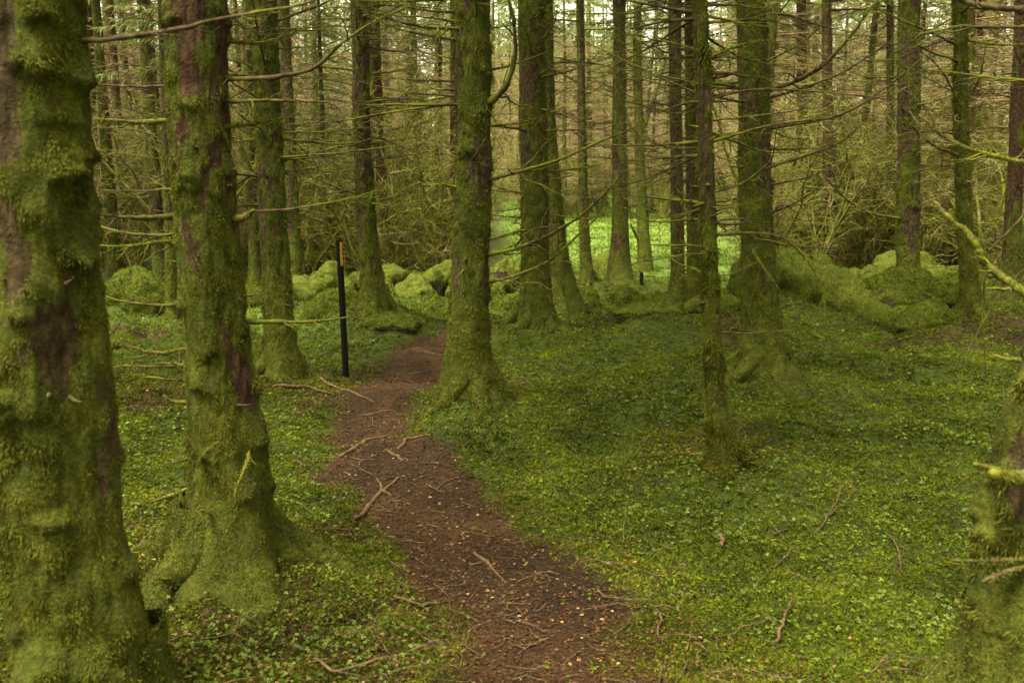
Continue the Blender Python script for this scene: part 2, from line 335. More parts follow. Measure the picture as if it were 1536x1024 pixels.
# ------------------------------------------------------------------ trees: table
# key: (trunk control points [(px,py,width_px) ... top to bottom, last = foot], depth override, detail, bark, moss amount, label)
T = {
 'A': dict(c=[(38, -60, 160), (40, 0, 158), (62, 300, 164), (80, 560, 178), (98, 800, 186), (130, 1000, 214), (146, 1130, 250)], D=2.35, det=3, bark=M_BARK, moss=0.84, bare=(0.15, 1.55), fl=0.10, n=4,
      label='thick shaggy moss-covered trunk nearest the camera, cut by the left edge'),
 'B': dict(c=[(286, -60, 92), (290, 0, 94), (305, 300, 96), (322, 500, 104), (340, 680, 118), (345, 800, 130), (338, 880, 150)], det=3, bark=M_BARK_RED, moss=0.72, bare=(0.20, 0.75), fl=0.22, n=3,
      label='big spruce with bare red-brown upper bark and spreading mossy roots, second from the left'),
 'C': dict(c=[(396, 0, 40), (402, 200, 42), (412, 400, 44), (420, 500, 48), (424, 568, 62)], det=2, bark=M_BARK, moss=0.75, fl=0.16, n=14,
      label='mid-size mossy spruce just left of the black marker post'),
 'D': dict(c=[(424, 0, 20), (432, 200, 22), (443, 429, 26)], det=1, bark=M_BARK, moss=0.5, n=14, label='slimmer brownish spruce close behind the mossy tree left of the post'),
 'E': dict(c=[(539, 0, 26), (543, 200, 27), (551, 350, 30), (560, 430, 38), (562, 472, 48)], det=2, bark=M_BARK, moss=0.45, fl=0.12, n=16,
      label='straight spruce with orange-brown foot just right of the marker post'),
 'F': dict(c=[(561, 0, 17), (566, 200, 19), (576, 350, 22), (584, 427, 32)], det=1, bark=M_BARK_RED, moss=0.3, n=14, label='slender leaning spruce directly behind the one right of the post'),
 'Z': dict(c=[(681, 0, 12), (681, 200, 13), (684, 415, 16)], det=1, bark=M_BARK, moss=0.4, n=8, label='thin trunk half hidden behind the left side of the central tree'),
 'G': dict(c=[(708, -40, 58), (707, 0, 58), (710, 200, 58), (706, 400, 60), (703, 530, 66), (706, 600, 84)], det=3, bark=M_BARK, moss=0.66, bare=(0.10, 1.1), fl=0.16, n=10,
      label='large mossy spruce at the inside bend of the path, centre of the view'),
 'H': dict(c=[(797, 0, 42), (800, 200, 44), (803, 400, 46), (804, 500, 60)], det=2, bark=M_BARK, moss=0.55, fl=0.14, n=14,
      label='mossy spruce with rusty foot, first to the right of the central tree'),
 'H2': dict(c=[(822, 60, 16), (826, 200, 18), (838, 350, 22), (852, 430, 24), (872, 474, 30)], det=1, bark=M_BARK, moss=0.85, n=8, label='thin trunk with a foot sweeping right, behind the rusty-footed spruce'),
 'H3': dict(c=[(822, 300, 10), (827, 400, 14), (838, 452, 22)], det=1, bark=M_BARK, moss=0.6, n=4, label='thinnest curved stem between the rusty-footed spruce and the sweeping trunk'),
 'I': dict(c=[(870, 0, 13), (873, 200, 14), (876, 350, 16), (882, 432, 24)], det=1, bark=M_BARK, moss=0.45, n=14, label='slim straight spruce before the left edge of the bright meadow'),
 'J': dict(c=[(929, 0, 20), (929, 200, 22), (930, 350, 26), (930, 427, 44)], det=1, bark=M_BARK, moss=0.5, fl=0.2, n=14, label='spruce with wide flared foot standing before the bright meadow'),
 'K': dict(c=[(956, 100, 14), (960, 250, 16), (964, 330, 19), (968, 408, 27)], det=1, bark=M_BARK, moss=1.0, n=9, label='pale green mossy forked tree in the middle of the bright meadow'),
 'L': dict(c=[(1012, 0, 20), (1014, 200, 20), (1017, 455, 24)], det=1, bark=M_BARK, moss=0.2, n=14, label='left one of two brown trunks standing side by side right of the meadow'),
 'M': dict(c=[(1036, 0, 21), (1038, 200, 21), (1043, 460, 25)], det=1, bark=M_BARK, moss=0.2, n=14, label='right one of two brown trunks side by side, partly behind the thin tree'),
 'N': dict(c=[(1048, -40, 22), (1050, 0, 22), (1058, 250, 25), (1066, 450, 28), (1073, 600, 32), (1088, 690, 40), (1092, 716, 54)], det=3, bark=M_BARK, moss=0.66, fl=0.08, n=48,
      label='thin young spruce bristling with dead side twigs, nearest on the right half'),
 'O': dict(c=[(1126, -30, 42), (1126, 0, 43), (1132, 200, 48), (1138, 400, 54), (1143, 500, 60), (1150, 575, 84)], det=2, bark=M_BARK, moss=0.8, fl=0.20, n=12,
      label='wide green mossy spruce right behind the thin bristly tree'),
 'P': dict(c=[(1202, 0, 15), (1203, 200, 16), (1206, 388, 20)], det=1, bark=M_BARK_RED, moss=0.2, n=14, label='narrow brown trunk, first right of the wide green mossy spruce'),
 'Q': dict(c=[(1240, 0, 15), (1242, 200, 17), (1247, 350, 20), (1254, 412, 28)], det=1, bark=M_BARK_RED, moss=0.25, n=12, label='brown trunk above the upper end of the long mossy ridge'),
 'Rr': dict(c=[(1335, 0, 11), (1336, 200, 12), (1338, 412, 14)], det=1, bark=M_BARK, moss=0.4, n=10, label='very thin dark trunk touching the left side of a stout one'),
 'S': dict(c=[(1364, 0, 32), (1363, 200, 34), (1362, 424, 38)], D=14.5, det=2, bark=M_BARK, moss=0.5, n=16, label='stout trunk rising behind the brown mossy hummock on the right'),
 'TT': dict(c=[(1440, 0, 20), (1442, 200, 22), (1448, 350, 24), (1456, 450, 30), (1458, 482, 40)], det=2, bark=M_BARK, moss=0.85, n=14, label='slim green mossy trunk beside the small moss mounds, far right'),
 'U': dict(c=[(1534, 0, 22), (1526, 200, 24), (1515, 432, 30)], det=1, bark=M_BARK_RED, moss=0.3, n=12, label='reddish trunk leaning right at the right edge of the view'),
 'V': dict(c=[(1640, 380, 130), (1600, 560, 140), (1578, 640, 150), (1558, 740, 165), (1548, 860, 185), (1542, 1010, 205), (1538, 1100, 240)], D=2.5, det=3, bark=M_BARK, moss=0.62, fl=0.10, n=0,
      label='leaning dark trunk with mossy knobs in the lower right corner'),
 'a': dict(c=[(133, 0, 14), (138, 200, 16), (150, 388, 20)], det=1, bark=M_BARK, moss=0.4, n=12, label='brown trunk just right of the shaggy nearest trunk, far back'),
 'b': dict(c=[(163, 0, 13), (178, 200, 14), (200, 402, 20)], det=1, bark=M_BARK_RED, moss=0.25, n=12, label='reddish leaning trunk seen in the gap between the two nearest trees'),
 'c': dict(c=[(214, 0, 18), (226, 200, 19), (242, 430, 24)], det=1, bark=M_BARK, moss=0.45, n=12, label='darker trunk with foot by the mossy boulder left of the second tree'),
 'd': dict(c=[(244, 0, 15), (252, 250, 16), (260, 482, 22)], det=1, bark=M_BARK, moss=0.6, n=8, label='thin trunk peeping out along the left side of the red-brown spruce'),
 'e': dict(c=[(370, 0, 14), (374, 200, 15), (384, 425, 22)], det=1, bark=M_BARK, moss=0.5, n=10, label='dark slim trunk between the red-brown spruce and its mossy neighbour'),
 'f': dict(c=[(480, 80, 7), (486, 250, 8), (497, 412, 13)], det=1, bark=M_BARK, moss=0.5, n=10, label='pole-thin dark sapling just left above the marker post'),
}
MO = {'B': (0.40, 0.09), 'C': (0.6325, 0.187), 'E': (0.6325, 0.165), 'G': (0.552, 0.209), 'H': (0.805, 0.242), 'O': (0.8625, 0.264), 'N': (0.414, 0.143), 'A': (0.575, 0.055), 'J': (0.805, 0.165), 'V': (0.575, 0.066), 'L': (0.805, 0.165), 'D': (0.69, 0.132), 'I': (0.575, 0.11), 'S': (0.805, 0.165), 'TT': (0.575, 0.132), 'Q': (0.69, 0.11), 'U': (0.69, 0.11)}
for k, t in T.items():
    px, py, wd = t['c'][-1]
    if 'D' in t:
        p = at(px, py, t['D']); t['base'] = np.array([p[0], t['D'], float(H0(p[0], t['D']))])
    else:
        t['base'] = hit(px, py, MO.get(k, (0, 0))[1] * 0.85)
    t['r'] = t['c'][-2][2] / 2 / F * t['base'][1]
    if 'D' not in t:
        b_ = t['base']; sh = t['r'] * 1.1 + 0.25 * t.get('fl', 0.08); b_[0] *= (b_[1] + sh) / b_[1]; b_[1] += sh
for k, (mr, mh) in MO.items():
    b = T[k]['base']; MOUNDS.append((b[0], b[1], mr, mh))
for k, t in T.items():
    b = t['base']; t['base'][2] = float(H(b[0], b[1], False))

# ------------------------------------------------------------------ ground sheet (one polar sheet, split into ground and path)
def build_ground():
    nr = 600
    r = 0.25 * (300 / 0.25) ** (np.arange(nr) / (nr - 1))
    af = np.linspace(-R(40), R(40), 560)
    ab = np.linspace(R(40), R(320), 90)[1:-1]
    ang = np.concatenate([af, ab]); na = len(ang)
    Rg, Ag = np.meshgrid(r, ang, indexing='ij')
    X = Rg * np.sin(Ag); Y = Rg * np.cos(Ag)
    Z = H(X, Y)
    v = np.stack([X, Y, Z], -1).reshape(-1, 3)
    i = np.arange(nr - 1)[:, None] * na; j = np.arange(na)[None, :]; j2 = (j + 1) % na
    q = np.stack([i + j, i + na + j, i + na + j2, i + j2], -1).reshape(-1, 4)[:, ::-1]
    c = len(v); v = np.vstack([v, [[0, 0, float(H(0., 0.))]]])
    jj = np.arange(na); q = np.vstack([q, np.stack([jj, (jj + 1) % na, np.full(na, c), np.full(na, c)], -1)[:, [1, 0, 2, 3]]])
    x, y = v[:, 0], v[:, 1]
    ps = path_s(x, y) + 0.42 * (fbm(x * 3.4, y * 3.4, seed=21, o=4) - 0.5) + 0.03
    soil = 1 - sstep(-0.16, 0.16, ps)
    # brownish needle patches under the trees on the right
    soil = np.maximum(soil, 0.55 * sstep(0.50, 0.68, fbm(x * 0.8, y * 0.8, seed=5)) * (y < 16))
    grass = meadow(x, y)
    soil = np.maximum(soil, (0.30 + 0.35 * fbm(x * 0.3, y * 0.3, seed=8)) * sstep(17, 26, y) * (1 - grass))
    wx, wy = flat(815, 850); wet = np.exp(-((x - wx) / 0.32) ** 2 - ((y - wy) / 0.42) ** 2) * 1.2; wx, wy = flat(590, 690); wet += 0.7 * np.exp(-((x - wx) / 0.3) ** 2 - ((y - wy) / 0.5) ** 2); wet = np.clip(wet * (0.3 + 1.3 * fbm(x * 4, y * 4, seed=61)), 0, 1)
    fm = (path_s(v[q[:, 0], 0], v[q[:, 0], 1]) < 0.18) & (v[q[:, 0], 1] < 13)
    for nm, sel in (('ground', ~fm), ('path', fm)):
        qq = q[sel]; u, inv = np.unique(qq, return_inverse=True)
        me = mesh(nm, v[u], inv.reshape(qq.shape), M_GROUND, dict(soil=soil[u], grass=grass[u], wet=wet[u]))
        tag(link(nm, me), kind='structure')
def meadow(x, y):
    px = x / np.maximum(y, 0.1) * F + 768
    m = sstep(16.0, 19.0, y) * (1 - sstep(60, 70, y)) * sstep(735, 790, px) * (1 - sstep(1080, 1150, px))
    g2 = 0.75 * np.exp(-((x + 3.9) / 1.8) ** 2 - ((y - 11.2) / 1.8) ** 2) + 0.6 * np.exp(-((x + 1.9) / 1.2) ** 2 - ((y - 12) / 1.6) ** 2)
    return np.clip(np.maximum(m, g2), 0, 1)
build_ground()

# ------------------------------------------------------------------ ground cover
def scatter(n, dmin, dmax, amax=36):
    d = dmin * (dmax / dmin) ** rng.random(n); a = R(amax) * (rng.random(n) * 2 - 1)
    return d * np.sin(a), d * np.cos(a), d
def trunk_clear(x, y):
    ok = np.ones(x.shape, bool)
    for t in T.values():
        b = t['base']; ok &= np.hypot(x - b[0], y - b[1]) > t['r'] * 0.9
    return ok
def soilness(x, y): return path_s(x, y) + 0.42 * (fbm(x * 3.4, y * 3.4, seed=21, o=4) - 0.5) + 0.03

def ground_moss():
    x, y, d = scatter(220000, 1.7, 22)
    s = soilness(x, y)
    keep = trunk_clear(x, y) & (rng.random(len(x)) < sstep(-0.10, 0.16, s)) & (rng.random(len(x)) > 0.6 * meadow(x, y))
    keep &= rng.random(len(x)) < 0.40 + 1.0 * fbm(x * 1.3, y * 1.3, seed=41, o=4)
    x, y, d = x[keep], y[keep], d[keep]; n = len(x)
    z = H(x, y)
    k = 6
    sc = np.repeat(0.011 + 0.0020 * d, k) * rng.uniform(0.6, 1.5, n * k)
    P = np.repeat(np.stack([x, y, z - 0.003], 1), k, 0) + rng.normal(size=(n * k, 3)) * [1, 1, 0] * (sc * 0.35)[:, None]
    D = rng.normal(size=(n * k, 3)) * [1, 1, 0.4] + [0, 0, 0.55]
    rnd = np.repeat(rng.random(n), k) * 0.6 + rng.random(n * k) * 0.4
    v, q, a = kites(P, D, sc, sc * 0.16, rnd, 0.4)
    tag(link('moss', mesh('moss', v, q, M_GMOSS, dict(rnd=a), False)), 'yellow-green feathery moss carpeting the forest floor', 'moss', kind='stuff')

def sorrel():
    x, y, d = scatter(130000, 1.7, 17)
    s = soilness(x, y)
    dens = sstep(0.36, 0.62, fbm(x * 1.1 + 4, y * 1.1, seed=51) * 0.6 + fbm(x * 5, y * 5, seed=52) * 0.4)
    keep = trunk_clear(x, y) & (rng.random(len(x)) < sstep(0.0, 0.3, s) * (0.05 + 0.42 * dens)) & (meadow(x, y) < 0.5)
    keep |= (s < 0) & (s > -0.25) & (rng.random(len(x)) < 0.012)
    x, y, d = x[keep], y[keep], d[keep]; n = len(x)
    z = H(x, y) + rng.uniform(0.006, 0.035, n)
    L = (0.0052 + 0.00062 * d) * rng.uniform(0.6, 1.35, n)
    up = nrm(rng.normal(size=(n, 3)) * 0.33 + [0, -0.1, 1])
    e1 = nrm(np.cross(up, rng.normal(size=(n, 3)))); e2 = np.cross(up, e1)
    g = Geo(); C = np.stack([x, y, z], 1); rnd = np.clip(0.25 * rng.normal(size=n) + 0.25 + 0.5 * fbm(x * 2, y * 2, seed=53), 0, 1)
    for k in range(3):
        a = 2 * np.pi * k / 3
        D = e1 * math.cos(a) + e2 * math.sin(a); S = nrm(np.cross(up, D)); Lk = L[:, None]
        pts = [C, C + D * Lk * .55 - S * Lk * .50, C + D * Lk * 1.1 - S * Lk * .42 - up * Lk * .12, C + D * Lk * .95, C + D * Lk * 1.1 + S * Lk * .42 - up * Lk * .12, C + D * Lk * .55 + S * Lk * .50]
        v = np.stack(pts, 1).reshape(-1, 3); b = np.arange(n)[:, None] * 6
        q = np.concatenate([b + [0, 1, 2, 3], b + [0, 3, 4, 5]])
        g.add(v, q, np.repeat(rnd, 6))
    v, q, a = g.get()
    tag(link('wood_sorrel', mesh('wood_sorrel', v, q, M_CLOVER, dict(rnd=a), False)), 'small bright green three-leaved wood sorrel spread over the moss', 'ground cover', kind='stuff')

def meadow_grass():
    n = 130000
    x, y, d = scatter(n, 9, 62, 34)
    m = meadow(x, y)
    keep = (rng.random(n) < m)
    x, y, d = x[keep], y[keep], d[keep]; n = len(x); z = H(x, y)
    L = (0.04 + 0.0035 * d) * rng.uniform(0.5, 1.4, n)
    D = rng.normal(size=(n, 3)) * [0.5, 0.5, 0.1] + [0, 0, 0.8]
    v, q, a = kites(np.stack([x, y, z], 1), D, L, L * 0.06 + 0.0003 * d, rng.random(n), 0.3, 0.2)
    tag(link('grass', mesh('grass', v, q, M_GRASS, dict(rnd=a), False)), 'bright green grass in the open glade and between the trunks', 'grass', kind='stuff')

def litter():
    # needles, brown flakes and chips on the trodden path, some in the moss
    x, y, d = scatter(260000, 1.7, 15)
    s = soilness(x, y); keep = (rng.random(len(x)) < np.where(s < 0.1, 0.85, 0.0) * (1.2 - sstep(-0.5, -0.1, s) * 0.2)) | (rng.random(len(x)) < 0.04 + 0.35 * sstep(0.50, 0.68, fbm(x * 0.8, y * 0.8, seed=5)))
    keep &= trunk_clear(x, y)
    x, y, d = x[keep], y[keep], d[keep]; n = len(x)
    z = H(x, y) + 0.003 + rng.random(n) * 0.004 + np.where(s[keep] > 0.1, 0.012, 0)
    D = rng.normal(size=(n, 3)) * [1, 1, 0.12]
    flake = rng.random(n) < 0.30
    L = np.where(flake, rng.uniform(0.006, 0.02, n), rng.uniform(0.012, 0.035, n)) * (0.8 + 0.10 * d)
    W = np.where(flake, L * rng.uniform(0.2, 0.42, n), 0.0006 + 0.00025 * d)
    side = rng.normal(size=(n, 3)) * 0.35 + [0, 0, 1]; Dn = nrm(D); sd_ = np.cross(Dn, np.cross(side, Dn))
    rnd = np.clip(rng.random(n) ** 1.5 * np.where(flake, 1.0, 0.8), 0, 1)
    v, q, a = kites(np.stack([x, y, z], 1), D, L, W, rnd, 0.15, 0, side=sd_)
    tag(link('leaf_litter', mesh('leaf_litter', v, q, M_LITTER, dict(rnd=a), False)), 'fallen brown needles and leaf scraps on the trodden path', 'leaf litter', kind='stuff')

def twig_litter():
    n = 2200; x, y, d = scatter(n, 1.8, 14)
    s = soilness(x, y); keep = (rng.random(n) < np.where(s < 0.25, 1.0, 0.22)) & trunk_clear(x, y)
    x, y = x[keep], y[keep]; n = len(x)
    L = rng.uniform(0.04, 0.22, n); a0 = rng.random(n) * 6.28
    t = np.linspace(0, 1, 6)
    a = a0[:, None] + rng.normal(size=(n, 1)) * 0.7 * t + rng.normal(size=(n, 6)) * 0.12
    px = x[:, None] + np.cumsum(np.cos(a), 1) * (L / 6)[:, None]; py = y[:, None] + np.cumsum(np.sin(a), 1) * (L / 6)[:, None]
    ss = path_s(px, py)
    pz = H(px, py) + 0.004 + np.where(ss > 0, 0.018, 0) + rng.random((n, 1)) * 0.01
    v, q = tubes(np.stack([px, py, pz], -1), (rng.uniform(0.0012, 0.0032, n)[:, None] * np.linspace(1, 0.5, 6)), 4)
    tag(link('twig_litter', mesh('twig_litter', v, q, M_STICK)), 'small dry twigs strewn over path and moss', 'twig litter', kind='stuff')
M_SHRUB = twig_mat('mossy_shrub_bark', [(0.3, (0.13, 0.10, 0.04)), (0.6, (0.26, 0.21, 0.09)), (0.8, (0.38, 0.33, 0.16))], 0.55)
ground_moss(); sorrel(); meadow_grass(); litter(); twig_litter()

# ------------------------------------------------------------------ branches
def grow(start, az, el, length, r0, ntw=8, npt=12, upturn=0.25, wig=0.13, twig_len=0.35, level2=False, sides=6):
    """one dead branch with side twigs; returns a Geo"""
    g = Geo(); t = np.linspace(0, 1, npt)
    e = el - 0.28 * t + (upturn + 0.28) * t ** 2 + np.cumsum(rng.normal(size=npt)) * wig * 0.45
    a = az + np.cumsum(rng.normal(size=npt)) * wig * 0.6
    st = np.stack([np.cos(a) * np.cos(e), np.sin(a) * np.cos(e), np.sin(e)], 1) * length / (npt - 1)
    P = np.vstack([[0, 0, 0], np.cumsum(st[:-1], 0)]) + start
    r = r0 * (1 - 0.86 * t) * (1 + 0.12 * rng.normal(size=npt)); r[0] *= 1.5
    return branch_geo(P, r, ntw, twig_len * length, level2, sides)
TWR = [0.0012]      # thinnest twig radius
def branch_geo(P, r, ntw, tlen, level2=False, sides=6):
    g = Geo(); npt = len(P)
    e0 = nrm(P[0] - P[1]); e1 = nrm(P[-1] - P[-2])
    Pc = np.vstack([P[0] + e0 * r[0] * .5, P, P[-1] + e1 * r[-1] * .5]); rc = np.concatenate([[r[0] * .05], r, [r[-1] * .05]])
    tv, tq = tubes(Pc[None], rc[None], sides)
    if r[0] > 0.006:
        c_ = np.repeat(Pc, sides, 0); nn_ = vnoise(tv[:, 0] * 60, tv[:, 1] * 60, tv[:, 2] * 60, 4) + 0.6 * vnoise(tv[:, 0] * 20, tv[:, 1] * 20, tv[:, 2] * 20, 5)
        tv = c_ + (tv - c_) * (0.6 + 0.55 * nn_)[:, None]
    g.add(tv, tq)
    if ntw:
        s = rng.uniform(0.15, 0.97, ntw) * (npt - 1); i = s.astype(int); f = (s - i)[:, None]
        S = P[i] * (1 - f) + P[np.minimum(i + 1, npt - 1)] * f
        Tg = nrm(P[np.minimum(i + 1, npt - 1)] - P[i] + 1e-9)
        side = nrm(np.cross(Tg, [0, 0, 1.0])) * rng.choice([-1, 1], ntw)[:, None]
        D = nrm(Tg * rng.uniform(0.25, 1.0, (ntw, 1)) + side * rng.uniform(0.3, 1, (ntw, 1)) + rng.normal(size=(ntw, 3)) * 0.28 + [0, 0, -0.12])
        L = tlen * rng.uniform(0.2, 1.0, ntw) * (1.15 - 0.7 * s / npt); m = 6; tt = np.linspace(0, 1, m)
        Q = S[:, None, :] + D[:, None, :] * (L[:, None] * tt)[..., None] + np.cumsum(rng.normal(size=(ntw, m, 3)), 1) * (L * 0.035)[:, None, None] * (tt > 0)[None, :, None]
        Q[:, :, 2] += -0.10 * L[:, None] * tt ** 2 + 0.12 * L[:, None] * tt ** 3
        tr = np.clip(np.interp(s, np.arange(npt), r) * 0.5, TWR[0], 0.008)
        g.add(*tubes(Q, tr[:, None] * (1 - 0.7 * tt)[None], 4))
        if level2:
            kk = 3; idx = np.repeat(np.arange(ntw), kk); u = rng.integers(1, m - 1, ntw * kk)
            S2 = Q[idx, u]; D2 = nrm(D[idx] + rng.normal(size=(ntw * kk, 3)) * 0.7); L2 = L[idx] * rng.uniform(0.15, 0.5, ntw * kk); t2 = np.linspace(0, 1, 4)
            Q2 = S2[:, None] + D2[:, None] * (L2[:, None] * t2)[..., None] + np.cumsum(rng.normal(size=(ntw * kk, 4, 3)), 1) * (L2 * 0.05)[:, None, None] * (t2 > 0)[None, :, None]
            g.add(*tubes(Q2, np.clip(tr[idx] * 0.6, TWR[0] * 0.7, 0.005)[:, None] * (1 - 0.6 * t2)[None], 3))
    return g
def fuzz_on_line(P, r, n, ln, g=None):
    """moss blades along a branch"""
    s = rng.random(n) * (len(P) - 1) * 0.9; i = s.astype(int); f = (s - i)[:, None]
    S = P[i] * (1 - f) + P[i + 1] * f
    D = nrm(rng.normal(size=(n, 3)) + [0, 0, -0.2]); rr = np.interp(s, np.arange(len(P)), r)
    return kites(S + D * (rr * 0.7)[:, None], D + [0, 0, -0.3], ln * rng.uniform(0.5, 1.4, n), ln * 0.13, rng.random(n))

# ------------------------------------------------------------------ trunk
def sample_surface(v, q, n, weight=None):
    A, B, C, D = v[q[:, 0]], v[q[:, 1]], v[q[:, 2]], v[q[:, 3]]
    nn = np.cross(C - A, D - B); ar = np.linalg.norm(nn, axis=1) / 2
    w_ = ar if weight is None else ar * weight[q].mean(1)
    p = np.cumsum(w_); p /= p[-1]
    f = np.searchsorted(p, rng.random(n)); a, b = rng.random((2, n, 1))
    P = (A[f] * (1 - a) + B[f] * a) * (1 - b) + (D[f] * (1 - a) + C[f] * a) * b
    return P, nrm(nn[f])

def make_trunk(k, t):
    b = t['base']; D = b[1]; det = t['det']
    pts = []
    for (px, py, wd) in t['c']:
        p = at(px, py, D); pts.append((p[2], p[0] - b[0], wd / 2 / F * D * 0.90))
    pts.sort(); z, x, r = map(np.array, zip(*pts))
    z = z - b[2]
    # foot
    z[0] = min(z[0], 0.0); 
    zt = 1.75 + D * 0.25 - b[2]
    sl = 0.0 if len(z) < 2 else (x[-1] - x[-2]) / max(z[-1] - z[-2], 0.1)
    HT = t.setdefault('HT', rng.uniform(13, 17) if t['r'] > 0.08 else rng.uniform(8, 10))
    zz = np.append(z, HT); xx = np.append(x, x[-1] + sl * 0.5 * (HT - z[-1])); rr = np.append(r, 0.02)
    zz = np.insert(zz, 0, zz[0] - 0.35); xx = np.insert(xx, 0, xx[0]); rr = np.insert(rr, 0, rr[0] * 1.05)
    dz = {3: 0.014, 2: 0.03, 1: 0.07}[det]; sides = {3: 110, 2: 52, 1: 26}[det]
    if D > 5 and det == 3: dz, sides = 0.022, 72
    ztop = max(zt, zz[-2]) + 0.3
    zs = np.concatenate([np.arange(zz[0], ztop, dz), np.linspace(ztop, HT, 14)])
    cx = np.interp(zs, zz, xx); cr = np.interp(zs, zz, rr)
    ker = np.ones(9) / 9
    if len(zs) > 60:
        m = zs < ztop; cx[m] = np.convolve(np.pad(cx[m], 4, 'edge'), ker, 'valid'); cr[m] = np.convolve(np.pad(cr[m], 4, 'edge'), ker, 'valid')
    t['axis'] = (zs, cx, cr)
    th = np.linspace(0, 2 * np.pi, sides, endpoint=False)
    ZS, TH = np.meshgrid(zs, th, indexing='ij'); RR = np.repeat(cr[:, None], sides, 1)
    sd0 = abs(hash(k)) % 997 if False else sum(ord(c) * 7 for c in k)
    r0 = t['r']; h = np.maximum(ZS, 0); hn = np.maximum(ZS, -0.2)
    fl = t.get('fl', 0.10)
    lob = np.zeros_like(RR)
    for j in range(5):
        a0 = j * 1.257 + 0.6 * _hash(np.array([j]), np.array([sd0]), np.array([1]), 5)[0] * 2
        lob += np.clip(np.cos(TH - a0), 0, 1) ** 7 * (0.5 + _hash(np.array([j]), np.array([sd0]), np.array([2]), 6)[0])
    RR = RR + fl * 0.18 * np.exp(-hn / 0.20) + fl * 0.28 * lob * np.exp(-hn / 0.16)
    ct, stn = np.cos(TH), np.sin(TH)
    fade = np.where(ZS > ztop, 0.3, 1)
    n1 = vnoise(ct * 1.4 + 5, stn * 1.4 + sd0, ZS * 2.2, sd0)
    n2 = vnoise(ct * 4 * r0 / .15, stn * 4 * r0 / .15, ZS * 11, sd0 + 1)
    n3 = vnoise(ct * 11 * r0 / .15, stn * 11 * r0 / .15, ZS * 40, sd0 + 2)
    n4 = vnoise(ct * 16 * r0 / .15, stn * 16 * r0 / .15, ZS * 14, sd0 + 4)
    RR = RR + 0.008 * (n4 - 0.5) * (det > 1) + r0 * 0.22 * (n1 - 0.5) * fade + r0 * 0.10 * (n2 - 0.5) + 0.0055 * (n3 - 0.5) * (det > 1)
    # moss mask
    mm = fbm(ct * 1.3 + sd0, stn * 1.3, ZS * 2.6, sd0 + 3, 4) * 1.25 - 0.06
    low = np.exp(-h / 1.1)
    moss = sstep(0.40, 0.62, mm + (t['moss'] - 0.70) * 0.55 + 0.15 * low + 0.40 * np.exp(-h / 0.40) + 0.25 * (n2 - 0.5) - t.get('bare', (0, 9))[0] * sstep(0, 0.5, ZS - t.get('bare', (0, 9))[1]))
    # moss shelves with a sharp lower lip
    nsh = {3: int(26 + 40 * t['moss']), 2: 22, 1: 0}[det]
    for j in range(nsh):
        a0 = rng.random() * 6.28; z0 = rng.uniform(0.1, zt); am = rng.uniform(0.06, 0.19) * r0 * (1.1 if k == 'A' else 0.95); wth = rng.uniform(0.14, 0.42); ln = rng.uniform(0.04, 0.16)
        da = np.angle(np.exp(1j * (TH - a0)))
        s = (ZS - z0 + 0.04 * (n2 - 0.5) + 0.25 * wth * 0.2 * da ** 2) / ln
        pr = np.where(s > 0, np.clip(1 - s, 0, 1) ** 1.3, np.exp(np.clip(s, -9, 0) * 15))
        RR = RR + am * pr * np.exp(-(da / wth) ** 2); moss = np.maximum(moss, 0.9 * pr * np.exp(-(da / wth) ** 2) * (t['moss'] > 0.4))
    X = cx[:, None] + RR * ct; Y = RR * stn
    v = np.stack([X, Y, ZS], -1).reshape(-1, 3); nz = len(zs)
    i = np.arange(nz - 1)[:, None] * sides; s_ = np.arange(sides)[None]; s2 = (s_ + 1) % sides
    q = np.stack([i + s_, i + s2, i + sides + s2, i + sides + s_], -1).reshape(-1, 4)
    return v, q, moss.ravel(), zt

CROWNS = []
def crown_mesh(seed, zlo, zhi, n=85, rad=2.1, droop=0.35):
    g = Geo(); tw = Geo()
    m = 9; t = np.linspace(0, 1, m)
    z0 = zlo + (zhi - zlo) * rng.random(n) ** 1.1; az = rng.random(n) * 6.28
    L = rad * (1.05 - 0.85 * (z0 - zlo) / (zhi - zlo)) * rng.uniform(0.7, 1.15, n)
    P = np.stack([np.cos(az)[:, None] * L[:, None] * t, np.sin(az)[:, None] * L[:, None] * t, z0[:, None] + L[:, None] * (0.12 * t - droop * t ** 2 + 0.15 * t ** 3)], -1)
    tw.add(*tubes(P, (0.012 * L)[:, None] * (1.1 - t), 3))
    kk = 75; idx = np.repeat(np.arange(n), kk); u = rng.uniform(0.15, 1, n * kk)
    ii = np.minimum((u * (m - 1)).astype(int), m - 2); f = (u * (m - 1) - ii)[:, None]
    S = P[idx, ii] * (1 - f) + P[idx, ii + 1] * f; Tg = nrm(P[idx, ii + 1] - P[idx, ii])
    sd_ = nrm(np.cross(Tg, [0, 0, 1.])) * rng.choice([-1, 1], n * kk)[:, None]
    D = Tg * 0.7 + sd_ * rng.uniform(0.2, 1.1, (n * kk, 1)) + rng.normal(size=(n * kk, 3)) * 0.25 + [0, 0, -0.35]
    ln = rng.uniform(0.10, 0.34, n * kk)
    v, q, a = kites(S, D, ln, ln * 0.06, np.clip(0.5 + 0.3 * rng.normal(size=n * kk), 0, 1), 0.1, 0.15)
    g.add(v, q, a)
    return g, tw
def make_crown_data():
    for s in range(4):
        g, tw = crown_mesh(s, 6.3, 15.0, 74, 2.2)
        v, q, a = g.get(); v2, q2, _ = tw.get()
        me = mesh('crown', np.vstack([v, v2]), np.vstack([q, q2 + len(v)]), [M_NEEDLE, M_TWIG], dict(rnd=np.concatenate([a, np.zeros(len(v2))])))
        mi = np.zeros(len(q) + len(q2), np.int32); mi[len(q):] = 1; me.polygons.foreach_set('material_index', mi)
        CROWNS.append(me)
make_crown_data()

